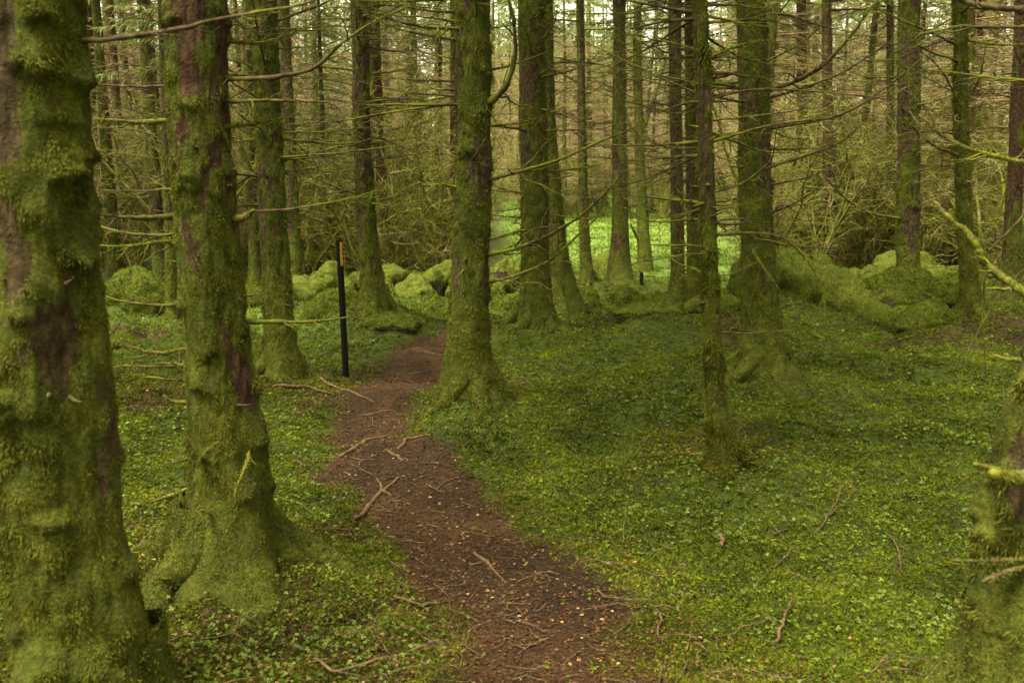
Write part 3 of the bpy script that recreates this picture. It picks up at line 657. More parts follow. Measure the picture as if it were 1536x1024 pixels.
# branches read off the photograph: tree -> [(pixel polyline), radius at base m, end depth offset m, mossy, twigs]
PB = {
 'A': [([(100, 62), (150, 58), (240, 46), (345, 22), (420, 10), (480, -4)], .007, -0.1, 0, 5)],
 'B': [([(280, 322), (235, 326), (190, 324), (133, 320)], .012, -.2, 1, 3), ([(275, 180), (215, 180), (160, 176), (122, 178)], .010, .1, 1, 2), ([(275, 128), (210, 130), (160, 126), (118, 122)], .007, .1, 0, 3),
       ([(278, 282), (220, 288), (150, 286)], .006, .2, 0, 2), ([(285, 358), (210, 365), (150, 368)], .009, -.1, 1, 4), ([(290, 456), (230, 456), (180, 452), (150, 440)], .008, .0, 0, 2),
       ([(290, 520), (235, 532), (190, 522), (160, 512)], .007, .2, 1, 3), ([(290, 546), (230, 552), (165, 552)], .010, .2, 1, 3), ([(295, 572), (255, 570), (215, 566)], .007, .3, 0, 0),
       ([(300, 604), (260, 602), (245, 592)], .010, .2, 1, 1), ([(340, 118), (400, 118), (465, 108), (505, 70), (560, 30), (610, 10)], .009, -.3, 0, 7), ([(335, 152), (420, 152), (500, 154), (512, 170)], .008, -.2, 0, 4),
       ([(330, 62), (400, 64), (460, 44)], .007, .3, 1, 4), ([(335, 190), (390, 186), (450, 172)], .007, .3, 1, 3), ([(315, 700), (300, 690), (328, 662)], .009, -.35, 1, 0), ([(375, 655), (377, 685), (372, 700), (352, 745)], .008, -.3, 1, 1),
       ([(340, 768), (318, 768), (296, 768)], .010, -.3, 1, 0), ([(310, 725), (260, 742), (228, 752)], .013, .0, 1, 0), ([(330, 680), (285, 686), (240, 698)], .006, .1, 0, 0), ([(345, 228), (330, 165), (342, 118)], .006, -.3, 0, 0),
       ([(345, 330), (372, 325), (382, 315)], .016, -.1, 1, 0), ([(360, 445), (400, 436)], .006, -.1, 0, 1)],
 'G': [([(705, 158), (735, 155), (762, 125), (774, 80), (772, 35), (758, -20)], .022, -.3, 1, 3), ([(705, 290), (690, 282), (664, 276)], .018, -.1, 1, 0), ([(712, 275), (780, 258), (850, 238), (915, 208), (970, 185)], .013, -.3, 1, 10),
       ([(712, 385), (770, 376), (830, 350), (880, 315), (930, 262)], .015, -.6, 1, 10), ([(715, 425), (760, 418), (820, 396), (860, 358), (900, 320)], .011, -.4, 1, 8), ([(710, 362), (750, 356), (788, 345)], .010, -.2, 1, 2),
       ([(705, 60), (660, 56), (600, 44), (560, 24), (530, -4)], .010, -.3, 1, 6), ([(705, 122), (620, 120), (560, 116)], .008, .1, 1, 5), ([(710, 110), (760, 100), (820, 78)], .009, .2, 0, 5),
       ([(700, 145), (620, 140), (560, 128), (500, 110)], .007, .3, 0, 6), ([(712, 190), (780, 186), (850, 160)], .007, .2, 0, 6), ([(690, 20), (620, 14), (560, -10)], .008, -.3, 0, 4), ([(700, 40), (716, 20), (712, -20)], .008, -.3, 0, 0)],
 'O': [([(1132, 136), (1175, 130), (1235, 100), (1275, 55), (1315, 0)], .018, -.4, 1, 8), ([(1130, 258), (1200, 236), (1260, 215), (1298, 182)], .011, -.3, 1, 8), ([(1135, 152), (1190, 138), (1260, 112), (1340, 60)], .009, -.3, 0, 8),
       ([(1135, 282), (1210, 268), (1290, 232)], .008, -.4, 0, 6), ([(1140, 375), (1125, 372), (1172, 440)], .012, -.3, 1, 1), ([(1130, 30), (1160, 30), (1185, 0)], .011, -.3, 0, 2), ([(1130, 210), (1060, 205), (1000, 212)], .007, -.2, 0, 5)],
 'N': [([(1072, 352), (1120, 348), (1175, 355), (1215, 390), (1238, 440), (1240, 480)], .008, -.1, 1, 6), ([(1060, 150), (1130, 132), (1220, 135), (1330, 145)], .007, .2, 0, 7), ([(1060, 180), (1140, 175), (1225, 162)], .006, -.2, 0, 7),
       ([(1075, 498), (1130, 500), (1195, 495)], .005, -.2, 0, 3), ([(1068, 380), (1000, 385), (950, 395)], .006, -.2, 0, 5), ([(1062, 290), (1110, 280), (1160, 240), (1165, 190)], .006, -.3, 0, 6), ([(1055, 90), (1100, 70), (1150, 60)], .006, -.2, 1, 5)],
 'S': [([(1362, 330), (1310, 322), (1270, 300), (1235, 262)], .022, -.8, 1, 6), ([(1364, 250), (1400, 262), (1420, 290)], .015, -.5, 0, 5)],
 'TT': [([(1442, 235), (1400, 218), (1370, 190), (1350, 170)], .014, -.8, 1, 6), ([(1442, 160), (1470, 120), (1480, 60)], .012, -.3, 0, 6), ([(1440, 70), (1400, 50), (1350, 30), (1300, 5)], .013, -.6, 1, 8), ([(1444, 165), (1410, 100), (1360, 60)], .010, -.4, 0, 5),
        ([(1446, 60), (1500, 68), (1560, 66)], .014, -.5, 1, 5), ([(1446, 112), (1500, 118), (1560, 126)], .008, -.5, 0, 5)],
 'V': [([(1600, 120), (1530, 246), (1480, 235), (1430, 212), (1400, 200)], .0, 0, 1, 0)],
 'K': [([(966, 370), (952, 350), (945, 335)], .05, -.3, 1, 1), ([(962, 200), (985, 140), (1000, 90)], .05, 0, 1, 5), ([(962, 230), (930, 150), (915, 100)], .04, .2, 1, 5), ([(966, 330), (980, 300), (972, 240)], .03, .2, 1, 4)],
}
PB['V'] = []

def add_branch(root, loc, P, r, ntw, tlen, mossy, level2, fuzz=0, fl=0.008):
    P = P - loc
    g = branch_geo(P, r, ntw, tlen, level2)
    v, q, _ = g.get()
    o = link('branch', mesh('branch', v, q, M_MTWIG if mossy else M_TWIG), root)
    if fuzz:
        v, q, a = fuzz_on_line(P, r, fuzz, fl); link('moss', mesh('moss', v, q, M_MOSS, dict(rnd=a), False), o)
    return o

def smooth_poly(P, n):
    P = np.asarray(P, float); s = np.concatenate([[0], np.cumsum(np.linalg.norm(np.diff(P, axis=0), axis=1))]); u = np.linspace(0, s[-1], n)
    Q = np.stack([np.interp(u, s, P[:, i]) for i in range(3)], 1)
    for _ in range(2): Q[1:-1] = 0.25 * Q[:-2] + 0.5 * Q[1:-1] + 0.25 * Q[2:]
    return Q

def build_tree(k, t):
    b = t['base']; D = b[1]
    root = thing('spruce_tree', tuple(b), t['label'], 'tree')
    v, q, moss, zt = make_trunk(k, t)
    tr = link('trunk', mesh('trunk', v, q, t['bark'], dict(moss=moss)), root)
    det = t['det']; TWR[0] = 0.0010 + 0.00022 * D
    zs, cx, cr = t['axis']
    # moss fuzz
    nb = {3: (230000 if k == 'A' else 160000) if k in 'AB' else (34000 if D < 5.5 else 38000), 2: 24000, 1: 4500}[det]
    nb = int(nb * min(1, 0.35 + t['moss']))
    bl = {3: 0.0105 + 0.0006 * D, 2: 0.017, 1: 0.026}[det]
    if k in 'AB': bl = 0.0072
    wv = np.clip(moss - 0.25, 0, 1) * (v[:, 2] < zt + 0.2) * (v[:, 2] > -0.12)
    if det == 3 and D < 4: wv = wv * (0.04 + (v[:, 1] < 0.08))
    P, Nn = sample_surface(v, q, nb, wv + 1e-9)
    Nn = Nn * np.sign((Nn * (P - np.stack([np.interp(P[:, 2], zs, cx), 0 * P[:, 2], P[:, 2]], 1))).sum(1))[:, None]
    Dr = Nn * rng.uniform(0.25, 0.9, (nb, 1)) + rng.normal(size=(nb, 3)) * 0.38 + [0, 0, -0.45]
    L = bl * rng.uniform(0.5, 1.6, nb) * (0.35 + 1.7 * vnoise(P[:, 0] * 22, P[:, 1] * 22, P[:, 2] * 22, 77) ** 1.5)
    kv, kq, ka = kites(P - Nn * 0.003, Dr, L, L * 0.085 + 0.0003, np.clip(0.75 * rng.random(nb) + 0.35 * (vnoise(P[:, 0] * 6, P[:, 1] * 6, P[:, 2] * 6, 78) - 0.2), 0, 1), 0.3, 0.25)
    link('moss', mesh('moss', kv, kq, M_MOSS, dict(rnd=ka), False), tr)
    # roots: mossy ridges running out from the foot and down into the ground
    for j in range({3: 7, 2: 6, 1: 4}[det]):
        a0 = j * 2 * math.pi / {3: 7, 2: 6, 1: 4}[det] + rng.uniform(-0.4, 0.4); ln = rng.uniform(0.6, 1.15) * (t['r'] * 2.3 + t.get('fl', 0.08) * 1.2) * (0.45 if D < 3 else 1); m = 14; tt = np.linspace(0, 1, m)
        aa = a0 + np.cumsum(rng.normal(size=m)) * 0.10; rr_ = t['r'] * 0.55 + ln * tt
        X = rr_ * np.cos(aa); Y = rr_ * np.sin(aa); rad = (t['r'] * 0.40 + 0.010) * (1 - tt) ** 0.8 + 0.012
        gz = H(b[0] + X, b[1] + Y) - b[2]; Zr = gz + (t['r'] * 1.6) * np.exp(-tt * 4.8) - rad * (0.30 + 0.9 * tt)
        v3, q3 = tubes(np.stack([X, Y, Zr], 1)[None], rad[None], 14)
        v3 = v3 + (vnoise(v3[:, 0] * 25, v3[:, 1] * 25, v3[:, 2] * 25, 9)[:, None] - 0.5) * 0.022
        ro = link('root', mesh('root', v3, q3, t['bark'], dict(moss=np.full(len(v3), 0.55 + 0.35 * t['moss']))), root)
        nf = {3: 5000, 2: 1400, 1: 200}[det]; Pf, Nf = sample_surface(v3, q3, nf); kz = Pf[:, 2] > np.interp(np.hypot(Pf[:, 0], Pf[:, 1]), rr_, Zr) - 0.01; Pf = Pf[kz]
        Lf = (0.010 + 0.0012 * D) * rng.uniform(0.5, 1.5, len(Pf))
        kv, kq, ka = kites(Pf, rng.normal(size=Pf.shape) * 0.7 + [0, 0, 0.5], Lf, Lf * 0.13, rng.random(len(Pf)) * 0.85, 0.3)
        link('moss', mesh('moss', kv, kq, M_MOSS, dict(rnd=ka), False), ro)
    # photographed branches
    for (pl, r0, doff, mossy, ntw) in PB.get(k, []):
        m = len(pl); P = np.array([at(px, py, D + doff * i / (m - 1)) for i, (px, py) in enumerate(pl)])
        n = max(12, m * 4); Q = smooth_poly(P, n); Q[1:-1] += np.cumsum(rng.normal(size=(n - 2, 3)), 0) * 0.0015
        L = np.linalg.norm(np.diff(Q, axis=0), axis=1).sum()
        tt = np.linspace(0, 1, n)
        add_branch(root, b, Q, r0 * 1.15 * (1 - 0.72 * tt) * (1 + 0.10 * rng.normal(size=n)), int(ntw * 1.5), min(0.5 * L, 0.5), mossy, True, int(L * (1400 if D < 5 else 500)) if mossy else 0, 0.009 + 0.001 * D)
    # further dead branches
    n = int(t['n'] * (3.0 if det < 3 else 1.4)); thick = min(0.014, 0.06 * t['r'] + 0.005)
    for j in range(n):
        z = rng.uniform(0.9 if D < 8 else 1.1, zt + 0.3); az = rng.random() * 2 * math.pi
        if D < 5.5 and math.sin(az) < -0.3: az = -az          # keep the near ones out of the lens
        ln = rng.uniform(0.5, 1.4) * (0.75 if k == 'N' else 1.0) * (0.6 if z < 1.6 else 1.0)
        st = np.array([np.interp(z, zs, cx), 0, z])
        g = grow(st, az, rng.uniform(-0.15, 0.3), ln, thick * rng.uniform(0.6, 1.2), ntw=int(rng.integers(6, 13)), level2=True, twig_len=0.4, sides=5)
        v2, q2, _ = g.get(); link('branch', mesh('branch', v2, q2, M_MTWIG if rng.random() < t['moss'] * 0.6 else M_TWIG), root)
    # short broken stubs
    for j in range({3: 14, 2: 8, 1: 0}[det]):
        z = rng.uniform(0.5, zt); az = -rng.random() * math.pi; rr_ = float(np.interp(z, zs, cr))
        st = np.array([np.interp(z, zs, cx) + rr_ * .8 * math.cos(az), rr_ * .8 * math.sin(az), z])
        g = grow(st, az, rng.uniform(-0.1, 0.4), rng.uniform(0.04, 0.13), 0.007, ntw=0, npt=5, sides=6)
        v2, q2, _ = g.get(); link('stub', mesh('stub', v2, q2, M_TWIG), root)
    if k != 'H3':
        cm = CROWNS[sum(map(ord, k)) % 4]; c = link('crown', cm, root)
        s = t['HT'] / 15.2; c.scale = (min(1, s * (0.6 + 3 * t['r'])), min(1, s * (0.6 + 3 * t['r'])), s); c.rotation_euler[2] = rng.random() * 6.28
        c.location = (float(np.interp(9, zs, cx)), 0, 0)
for k, t in T.items(): build_tree(k, t)
TWR[0] = 0.0012

# ------------------------------------------------------------------ boulders and moss hummocks
def stone_mat():
    m, n = mat('mossy_stone'); c = coords(n); a = noise(n, c, 14, 5, 0.7); b = noise(n, c, 70, 3)
    st = ramp(n, a, [(0.35, (0.016, 0.013, 0.007)), (0.65, (0.055, 0.045, 0.024))])
    mo = ramp(n, mth(n, 'ADD', mth(n, 'MULTIPLY', a, 0.5), mth(n, 'MULTIPLY', b, 0.5)), [(0.35, (0.030, 0.036, 0.007)), (0.5, (0.07, 0.085, 0.011)), (0.65, (0.14, 0.155, 0.018))])
    f = mth(n, 'ADD', attr(n, 'moss'), mth(n, 'MULTIPLY', mth(n, 'SUBTRACT', a, 0.5), 0.9))
    out_principled(n, mixc(n, ramp(n, f, [(0.38, (0, 0, 0)), (0.6, (1, 1, 1))]), st, mo), 0.92, 0.12, mth(n, 'ADD', a, b), 0.8, 0.02); return m
M_STONE = stone_mat()
def sphere_grid(nu, nv):
    u = np.linspace(0, 2 * np.pi, nu, endpoint=False); vv = np.linspace(0, np.pi, nv)
    V, U = np.meshgrid(vv, u, indexing='ij')
    v = np.stack([np.sin(V) * np.cos(U), np.sin(V) * np.sin(U), np.cos(V)], -1).reshape(-1, 3)
    i = np.arange(nv - 1)[:, None] * nu; s = np.arange(nu)[None]; s2 = (s + 1) % nu
    return v, np.stack([i + s, i + nu + s, i + nu + s2, i + s2], -1).reshape(-1, 4)
NB = [0]
def boulder(px, py, wpx, hpx, label, name='mossy_boulder', cat='boulder', group=None, rot=0.0, deep=0.8, cover=0.9, D=None, rough=0.26, tilt=0.0, fz=1.0):
    NB[0] += 1; sd0 = NB[0] * 17
    p = hit(px, py) if D is None else at(px, py, D)
    if D is not None: p[2] = float(H(p[0], p[1], False))
    d = p[1]; wd = wpx / F * d / 2; ht = hpx / F * d * 0.98
    v, q = sphere_grid(80, 52)
    n = vnoise(v[:, 0] * 1.3 + sd0, v[:, 1] * 1.3, v[:, 2] * 1.3, sd0); n2 = vnoise(v[:, 0] * 3.3, v[:, 1] * 3.3, v[:, 2] * 3.3, sd0 + 1); n3 = vnoise(v[:, 0] * 9, v[:, 1] * 9, v[:, 2] * 9, sd0 + 2)
    s = 1 + rough * 1.7 * (n - 0.5) + rough * 0.5 * (n2 - 0.5) + 0.09 * (n3 - 0.5)
    vv = v * s[:, None] * [wd, wd * deep, ht]
    if tilt: vv[:, 2] += vv[:, 0] * tilt
    c, sn = math.cos(rot), math.sin(rot); vv = np.stack([vv[:, 0] * c - vv[:, 1] * sn, vv[:, 0] * sn + vv[:, 1] * c, vv[:, 2]], 1)
    n4 = vnoise(v[:, 0] * 22, v[:, 1] * 22, v[:, 2] * 22, sd0 + 5); vv = vv * (1 + 0.03 * (n4 - 0.5))[:, None]
    moss = sstep(-0.15, 0.35, v[:, 2] + (cover - 0.75) + 0.7 * (n2 - 0.5) + 0.3 * (n3 - 0.5))
    root = link(name, mesh(name, vv, q, M_STONE, dict(moss=moss)), None, (p[0], p[1] + wd * deep * 0.6, p[2] - 0.03))
    tag(root, label, cat, group)
    wv = moss * (vv[:, 2] > -0.05)
    nb = int(np.clip(9000 * (wd * ht) / 0.12 * fz, 700, 16000)) if d < 16 else 2400
    P, Nn = sample_surface(vv, q, nb, wv + 1e-9); Nn = Nn * np.sign((Nn * P).sum(1))[:, None]
    L = (0.008 + 0.0013 * min(d, 13)) * rng.uniform(0.5, 1.4, nb)
    kv, kq, ka = kites(P, Nn * 0.7 + rng.normal(size=(nb, 3)) * 0.5, L, L * 0.14, rng.random(nb), 0.3)
    link('moss', mesh('moss', kv, kq, M_BMOSS, dict(rnd=ka), False), root)
    return root
boulder(196, 470, 108, 68, 'large brown-green mossy boulder between the two nearest trees')
boulder(494, 474, 88, 46, 'rounded mossy boulder right behind the marker post')
boulder(612, 436, 46, 36, 'domed mossy boulder, left one of the pair behind the path bend')
boulder(650, 446, 60, 38, 'mossy boulder with a dark side, right one of the pair behind the path bend')
boulder(650, 468, 62, 20, 'low flat moss mound in front of the boulder pair', 'moss_mound', 'moss mound')
boulder(556, 452, 52, 28, 'smooth mossy stone half behind the foot of the spruce right of the post')
boulder(690, 474, 66, 26, 'mossy hump directly left of the central tree at the end of the path', 'moss_mound', 'moss mound')
boulder(760, 470, 44, 24, 'mossy hump between the central tree and the rusty-footed spruce', 'moss_mound', 'moss mound')
boulder(1440, 445, 60, 34, 'domed mossy boulder just left of the slim mossy trunk', cover=0.7)
boulder(840, 442, 70, 26, 'low mossy hump at the near edge of the meadow between two thin trunks', 'moss_mound', 'moss mound')
boulder(1075, 462, 90, 30, 'mossy hump at the right end of the bright meadow', 'moss_mound', 'moss mound')
boulder(1195, 440, 60, 30, 'mossy boulder at the upper end of the fallen log')
boulder(745, 446, 30, 22, 'small mossy stone tucked between the central tree and the next trunk')
boulder(575, 490, 110, 22, 'broad low moss bank above the path left of the central tree', 'moss_mound', 'moss mound', rough=0.25)
boulder(886, 446, 26, 16, 'little mossy stone beside the sweeping foot of a thin trunk')
boulder(888, 466, 34, 20, 'low mossy stone right of the sweeping thin trunk')
boulder(936, 456, 56, 30, 'mossy boulder before the flared spruce at the meadow edge')
boulder(975, 470, 120, 16, 'long low moss bank below the bright meadow', 'moss_mound', 'moss mound', rough=0.2)
boulder(1284, 432, 30, 26, 'small round ball-like mossy stone above the long ridge')
boulder(1372, 462, 150, 58, 'big brownish moss hummock at the foot of the stout trunk', 'moss_mound', 'moss mound', cover=0.55, rough=0.3)
boulder(1402, 490, 92, 40, 'smooth green moss mound left of the slim mossy trunk', 'moss_mound', 'moss mound', rough=0.2)
boulder(1345, 486, 56, 24, 'small moss mound at the lower tip of the long ridge', 'moss_mound', 'moss mound', rough=0.2)
boulder(1515, 476, 60, 26, 'mossy stone at the right edge beside the reddish trunk')
boulder(150, 520, 100, 24, 'low moss mound seen behind the shaggy nearest trunk', 'moss_mound', 'moss mound', rough=0.2)
boulder(380, 452, 60, 26, 'mossy stone behind the mossy tree left of the post')
boulder(465, 414, 60, 34, 'dark mossy stone at the left end of the old wall', cover=0.4)

# long mossy ridge (an overgrown fallen trunk) running down to the right
def ridge():
    a, b = hit(1180, 455), hit(1350, 484)
    P = smooth_poly(np.array([a + [-0.25, 1.3, -0.15], a + [0.1, 0.8, 0.28], (a + b) / 2 + [0.05, 0.45, 0.2], b + [-0.2, 0.3, 0.02], b + [0.2, 0.1, -0.12]]), 46)
    t = np.linspace(0, 1, 46); r = 0.38 * (1 - 0.45 * t) * np.minimum(1, 0.5 + 4 * t) + 0.03
    v, q = tubes(P[None], r[None], 40)
    c = np.repeat(P, 40, 0); n = vnoise(v[:, 0] * 4, v[:, 1] * 4, v[:, 2] * 4, 5); n2 = vnoise(v[:, 0] * 12, v[:, 1] * 12, v[:, 2] * 12, 6)
    v = c + (v - c) * (1 + 0.5 * (n - 0.5) + 0.3 * (n2 - 0.5))[:, None]
    base = P[20] * [1, 1, 1]; v = v - base
    o = tag(link('fallen_log', mesh('fallen_log', v, q, M_STONE, dict(moss=np.ones(len(v)))), None, tuple(base)), 'long thick moss-smothered fallen log sloping down to the right', 'fallen log')
    nb = 26000; Pp, Nn = sample_surface(v, q, nb, None); cc = P[np.argmin(((Pp[:, None, :2] + base[:2] - P[None, :, :2]) ** 2).sum(-1), 1)] - base
    Nn = Nn * np.sign((Nn * (Pp - cc)).sum(1))[:, None]; L = 0.022 * rng.uniform(0.5, 1.5, nb)
    kv, kq, ka = kites(Pp, Nn * 0.6 + rng.normal(size=(nb, 3)) * 0.45 + [0, 0, -0.3], L, L * 0.12, rng.random(nb), 0.3, 0.1)
    link('moss', mesh('moss', kv, kq, M_BMOSS, dict(rnd=ka), False), o)
ridge()

# tumbled old stone walls overgrown with moss: every stone its own object
def wall(pxs, py0, py1, D0, D1, n, label, group):
    for i in range(n):
        f = (i + rng.random()) / n; px = pxs[0] + (pxs[1] - pxs[0]) * f; D = D0 + (D1 - D0) * f + rng.uniform(-0.5, 0.5)
        sz = rng.uniform(34, 86)
        o = boulder(px, 400, sz, sz * rng.uniform(0.40, 0.68), label, group=group, D=D, rough=0.42, rot=rng.random() * 3, cover=rng.uniform(0.2, 1.0))
        if i % 3 == 1: o.location.z += rng.uniform(0.12, 0.22); o.location.y += 0.35
wall((560, 790), 0, 0, 16.8, 17.6, 15, 'mossy stone in the tumbled heap behind the central tree', 'mossy stones of the heap behind the central tree')
wall((790, 960), 0, 0, 18.5, 20.5, 7, 'mossy stone in the loose row at the near edge of the meadow', 'mossy stones at the near edge of the meadow')
wall((1225, 1480), 0, 0, 16.5, 18.5, 15, 'mossy stone of the ruined wall behind the fallen log, right', 'mossy stones of the ruined wall at the right')
wall((430, 540), 0, 0, 16.5, 17.0, 5, 'mossy stone in the row left of the spruce beside the post', 'mossy stones left of the heap')

# ------------------------------------------------------------------ marker post
def simple(name, col, rough=0.5, spec=0.3):
    m, n = mat(name); c = coords(n); a = noise(n, c, 80, 4)
    out_principled(n, mixc(n, ramp(n, a, [(0.35, (0, 0, 0)), (0.7, (1, 1, 1))]), col, tuple(min(1, x * 1.6 + 0.01) for x in col)), rough, spec, a, 0.3, 0.004); return m
def box(sx, sy, z0, z1, ox=0, oy=0, bev=0.004):
    b = bev; v = []
    for z, k in ((z0, b), (z0 + b, 0), (z1 - b, 0), (z1, b)):
        v += [(ox + s * (sx / 2 - k), oy + t * (sy / 2 - k), z) for s, t in ((-1, -1), (1, -1), (1, 1), (-1, 1))]
    q = [(3, 2, 1, 0), (12, 13, 14, 15)]
    for i in range(3):
        for j in range(4): q.append((i * 4 + j, i * 4 + (j + 1) % 4, i * 4 + 4 + (j + 1) % 4, i * 4 + 4 + j))
    return np.array(v), np.array(q)
pb = hit(519, 561)
post = thing('marker_post', (pb[0], pb[1], pb[2]), 'black square trail marker post with orange-yellow stripe beside the path', 'marker post')
post.rotation_euler = (0, R(-2.0), R(-42))
v, q = box(0.040, 0.040, -0.15, 1.21); link('post', mesh('post', v, q, simple('black_post_paint', (0.006, 0.0055, 0.004), 0.95, 0.05), smooth=False), post)
v, q = box(0.005, 0.024, 0.98, 1.19, 0.0205, 0, 0.001); link('stripe', mesh('stripe', v, q, simple('orange_yellow_paint', (0.42, 0.21, 0.018), 0.8, 0.1), smooth=False), post)
pb = hit(962, 428)
v, q = box(0.06, 0.06, -0.1, 0.24); tag(link('stake', mesh('stake', v, q, bpy.data.materials['black_post_paint'], smooth=False), None, tuple(pb)), 'short dark stake standing at the near edge of the bright meadow', 'stake')

# ------------------------------------------------------------------ roots and fallen sticks
def ground_line(name, pl, r0, label, cat, m, lift=0.3, tw=0, taper=0.6, n=22, group=None, up=0.0):
    r0 *= 0.68 if name == 'exposed_root' else 0.65; P = np.array([hit(*p) for p in pl]); Q = smooth_poly(P, n)
    Q[:, :2] += np.cumsum(rng.normal(size=(n, 2)), 0) * 0.0035
    t = np.linspace(0, 1, n)
    onp = path_s(Q[:, 0], Q[:, 1]) < 0
    Q[:, 2] = H(Q[:, 0], Q[:, 1]) + r0 * lift + np.where(onp, 0, 0.012) + up * t
    for _ in range(3): Q[1:-1, 2] = 0.25 * Q[:-2, 2] + 0.5 * Q[1:-1, 2] + 0.25 * Q[2:, 2]
    r = r0 * (1 - taper * t) * (1 + 0.22 * (vnoise(t * 9, t * 0 + r0 * 999, seed=3) - 0.5) * 2)
    c = Q[n // 2].copy(); g = branch_geo(Q - c, r, tw, 0.14, False, 8); v, q, _ = g.get()
    return tag(link(name, mesh(name, v, q, m), None, tuple(c)), label, cat, group)
GR = 'exposed roots crossing the path'
for pl, r0, lb in [
    ([(508, 686), (535, 674), (552, 660), (590, 655)], .022, 'pale exposed root crossing the path level with the central tree foot'),
    ([(598, 674), (608, 660), (636, 653)], .020, 'short forked pale root at the right path edge near the central tree'),
    ([(604, 690), (590, 682), (580, 674)], .018, 'stubby bare root piece in the middle of the path bend'),
    ([(532, 784), (548, 762), (570, 738), (602, 716)], .022, 'orange-brown crooked root running along the left path edge'),
    ([(586, 745), (575, 735), (567, 722)], .014, 'small side root beside the orange-brown crooked root'),
    ([(480, 572), (515, 590), (558, 605)], .022, 'thin grey root reaching from the mossy tree onto the path'),
    ([(632, 528), (655, 534), (672, 536)], .020, 'pale root across the far end of the path'),
    ([(592, 895), (625, 898), (680, 898)], .011, 'straight orange root poking out at the left path edge, lower part'),
    ([(645, 880), (672, 876), (702, 877)], .008, 'thin straight root just above the orange one on the lower path'),
    ([(712, 832), (735, 848), (770, 876)], .013, 'curved brown root at the top of the dark wet patch'),
    ([(545, 625), (575, 620), (598, 618)], .012, 'slight root ridge across the path bend'), ([(560, 575), (590, 566), (630, 562)], .014, 'slight root ridge across the upper path'),
    ([(410, 585), (450, 578), (500, 600)], .020, 'moss-edged root sliding down from the mossy tree to the path'),
    ]: ground_line('exposed_root', pl, r0, lb, 'root', M_ROOT, lift=0.38, group=GR)
GS = 'sticks fallen on the forest floor'
for pl, r0, lb, tw in [
    ([(475, 998), (505, 1016), (560, 1006), (655, 976)], .009, 'longest brown stick lying at the bottom edge left of the path', 3),
    ([(248, 996), (300, 976), (352, 955), (370, 962)], .007, 'whitish stick lying below the spreading mossy roots', 3),
    ([(350, 960), (356, 945), (350, 935)], .005, 'short upright twig above the whitish stick', 1),
    ([(898, 886), (905, 900), (940, 908), (972, 914)], .007, 'angular branched stick at the right path edge', 3),
    ([(880, 920), (915, 908), (945, 912)], .004, 'thin twig parallel to the angular stick at the path edge', 1),
    ([(1165, 965), (1180, 940), (1198, 912)], .010, 'dark thick stick propped in the moss, bottom right', 2),
    ([(993, 930), (994, 960), (993, 986)], .006, 'straight pale stick in the moss right of the lower path', 0),
    ([(1028, 985), (1030, 965), (1042, 945)], .005, 'short light twig next to the straight pale stick', 1),
    ([(1225, 800), (1245, 775), (1262, 742)], .007, 'grey forked twig in the moss right of the thin bristly tree', 3),
    ([(1240, 780), (1262, 765), (1290, 740)], .005, 'slanting grey twig crossing the forked one', 2),
    ([(1160, 865), (1172, 845), (1188, 830)], .006, 'short brown stick in the moss below the forked twig', 1),
    ([(1090, 950), (1120, 944), (1150, 944)], .005, 'light horizontal twig between the pale and the propped stick', 1),
    ([(935, 808), (948, 780), (950, 755)], .005, 'curved upright dead stem in the moss below the thin tree', 0),
    ([(825, 615), (842, 600), (856, 590)], .008, 'brown stick on the slope right of the central tree', 1),
    ([(1262, 600), (1272, 590), (1275, 580)], .007, 'pale hooked twig right of the wide mossy spruce', 0),
    ([(1218, 626), (1228, 640), (1232, 650)], .007, 'pale short twig on the open moss slope, right', 0),
    ([(1140, 500), (1165, 498), (1195, 496)], .006, 'thin pale twig against the wide mossy spruce foot', 0),
    ([(700, 945), (722, 930), (702, 970), (722, 990)], .005, 'hooked twig in the middle of the lower path', 0),
    ([(540, 700), (555, 690), (565, 682)], .007, 'short twig on the path above the crooked root', 0),
    ([(528, 698), (548, 712), (562, 718)], .006, 'dark twig lying across the short one on the path', 0),
    ([(655, 735), (672, 722), (688, 716)], .006, 'twig on the right side of the path above its narrow part', 1),
    ([(645, 732), (660, 736), (674, 738)], .008, 'reddish chip of wood on the right side of the path', 0),
    ([(640, 792), (660, 792), (682, 788)], .005, 'thin straight twig across the middle of the path', 1),
    ([(558, 628), (566, 640), (572, 646)], .007, 'whitish splinter on the upper path', 0),
    ([(470, 600), (480, 612), (492, 606)], .009, 'reddish broken sticks at the left of the upper path', 2),
    ([(440, 690), (452, 698), (468, 700)], .006, 'crossed brown twigs left of the path bend', 2),
    ([(205, 830), (230, 812), (280, 810)], .007, 'brown stick between the two nearest trunks', 2),
    ([(400, 640), (430, 630), (450, 622)], .006, 'thin brown stick right of the red-brown spruce', 1),
    ([(1330, 800), (1350, 820), (1365, 850)], .006, 'thin curved brown twig left of the corner trunk', 1),
    ([(1345, 715), (1310, 706), (1300, 692)], .005, 'long fine twig far up the right slope', 2),
    ([(1300, 1010), (1320, 990), (1345, 975)], .007, 'dark crooked stick at the bottom edge near the corner trunk', 3),
    ([(690, 800), (720, 805), (742, 812)], .005, 'fine twig on the brown middle stretch of the path', 0),
    ([(0, 932), (12, 930), (30, 930)], .008, 'pale stick end at the left edge behind the nearest trunk', 0),
    ([(1080, 822), (1081, 832), (1080, 842)], .014, 'reddish-brown fallen bark piece in the moss', 0),
    ]: ground_line('fallen_stick', pl, r0, lb, 'stick', M_STICK, lift=1.6, tw=tw, group=GS, up=0.012)

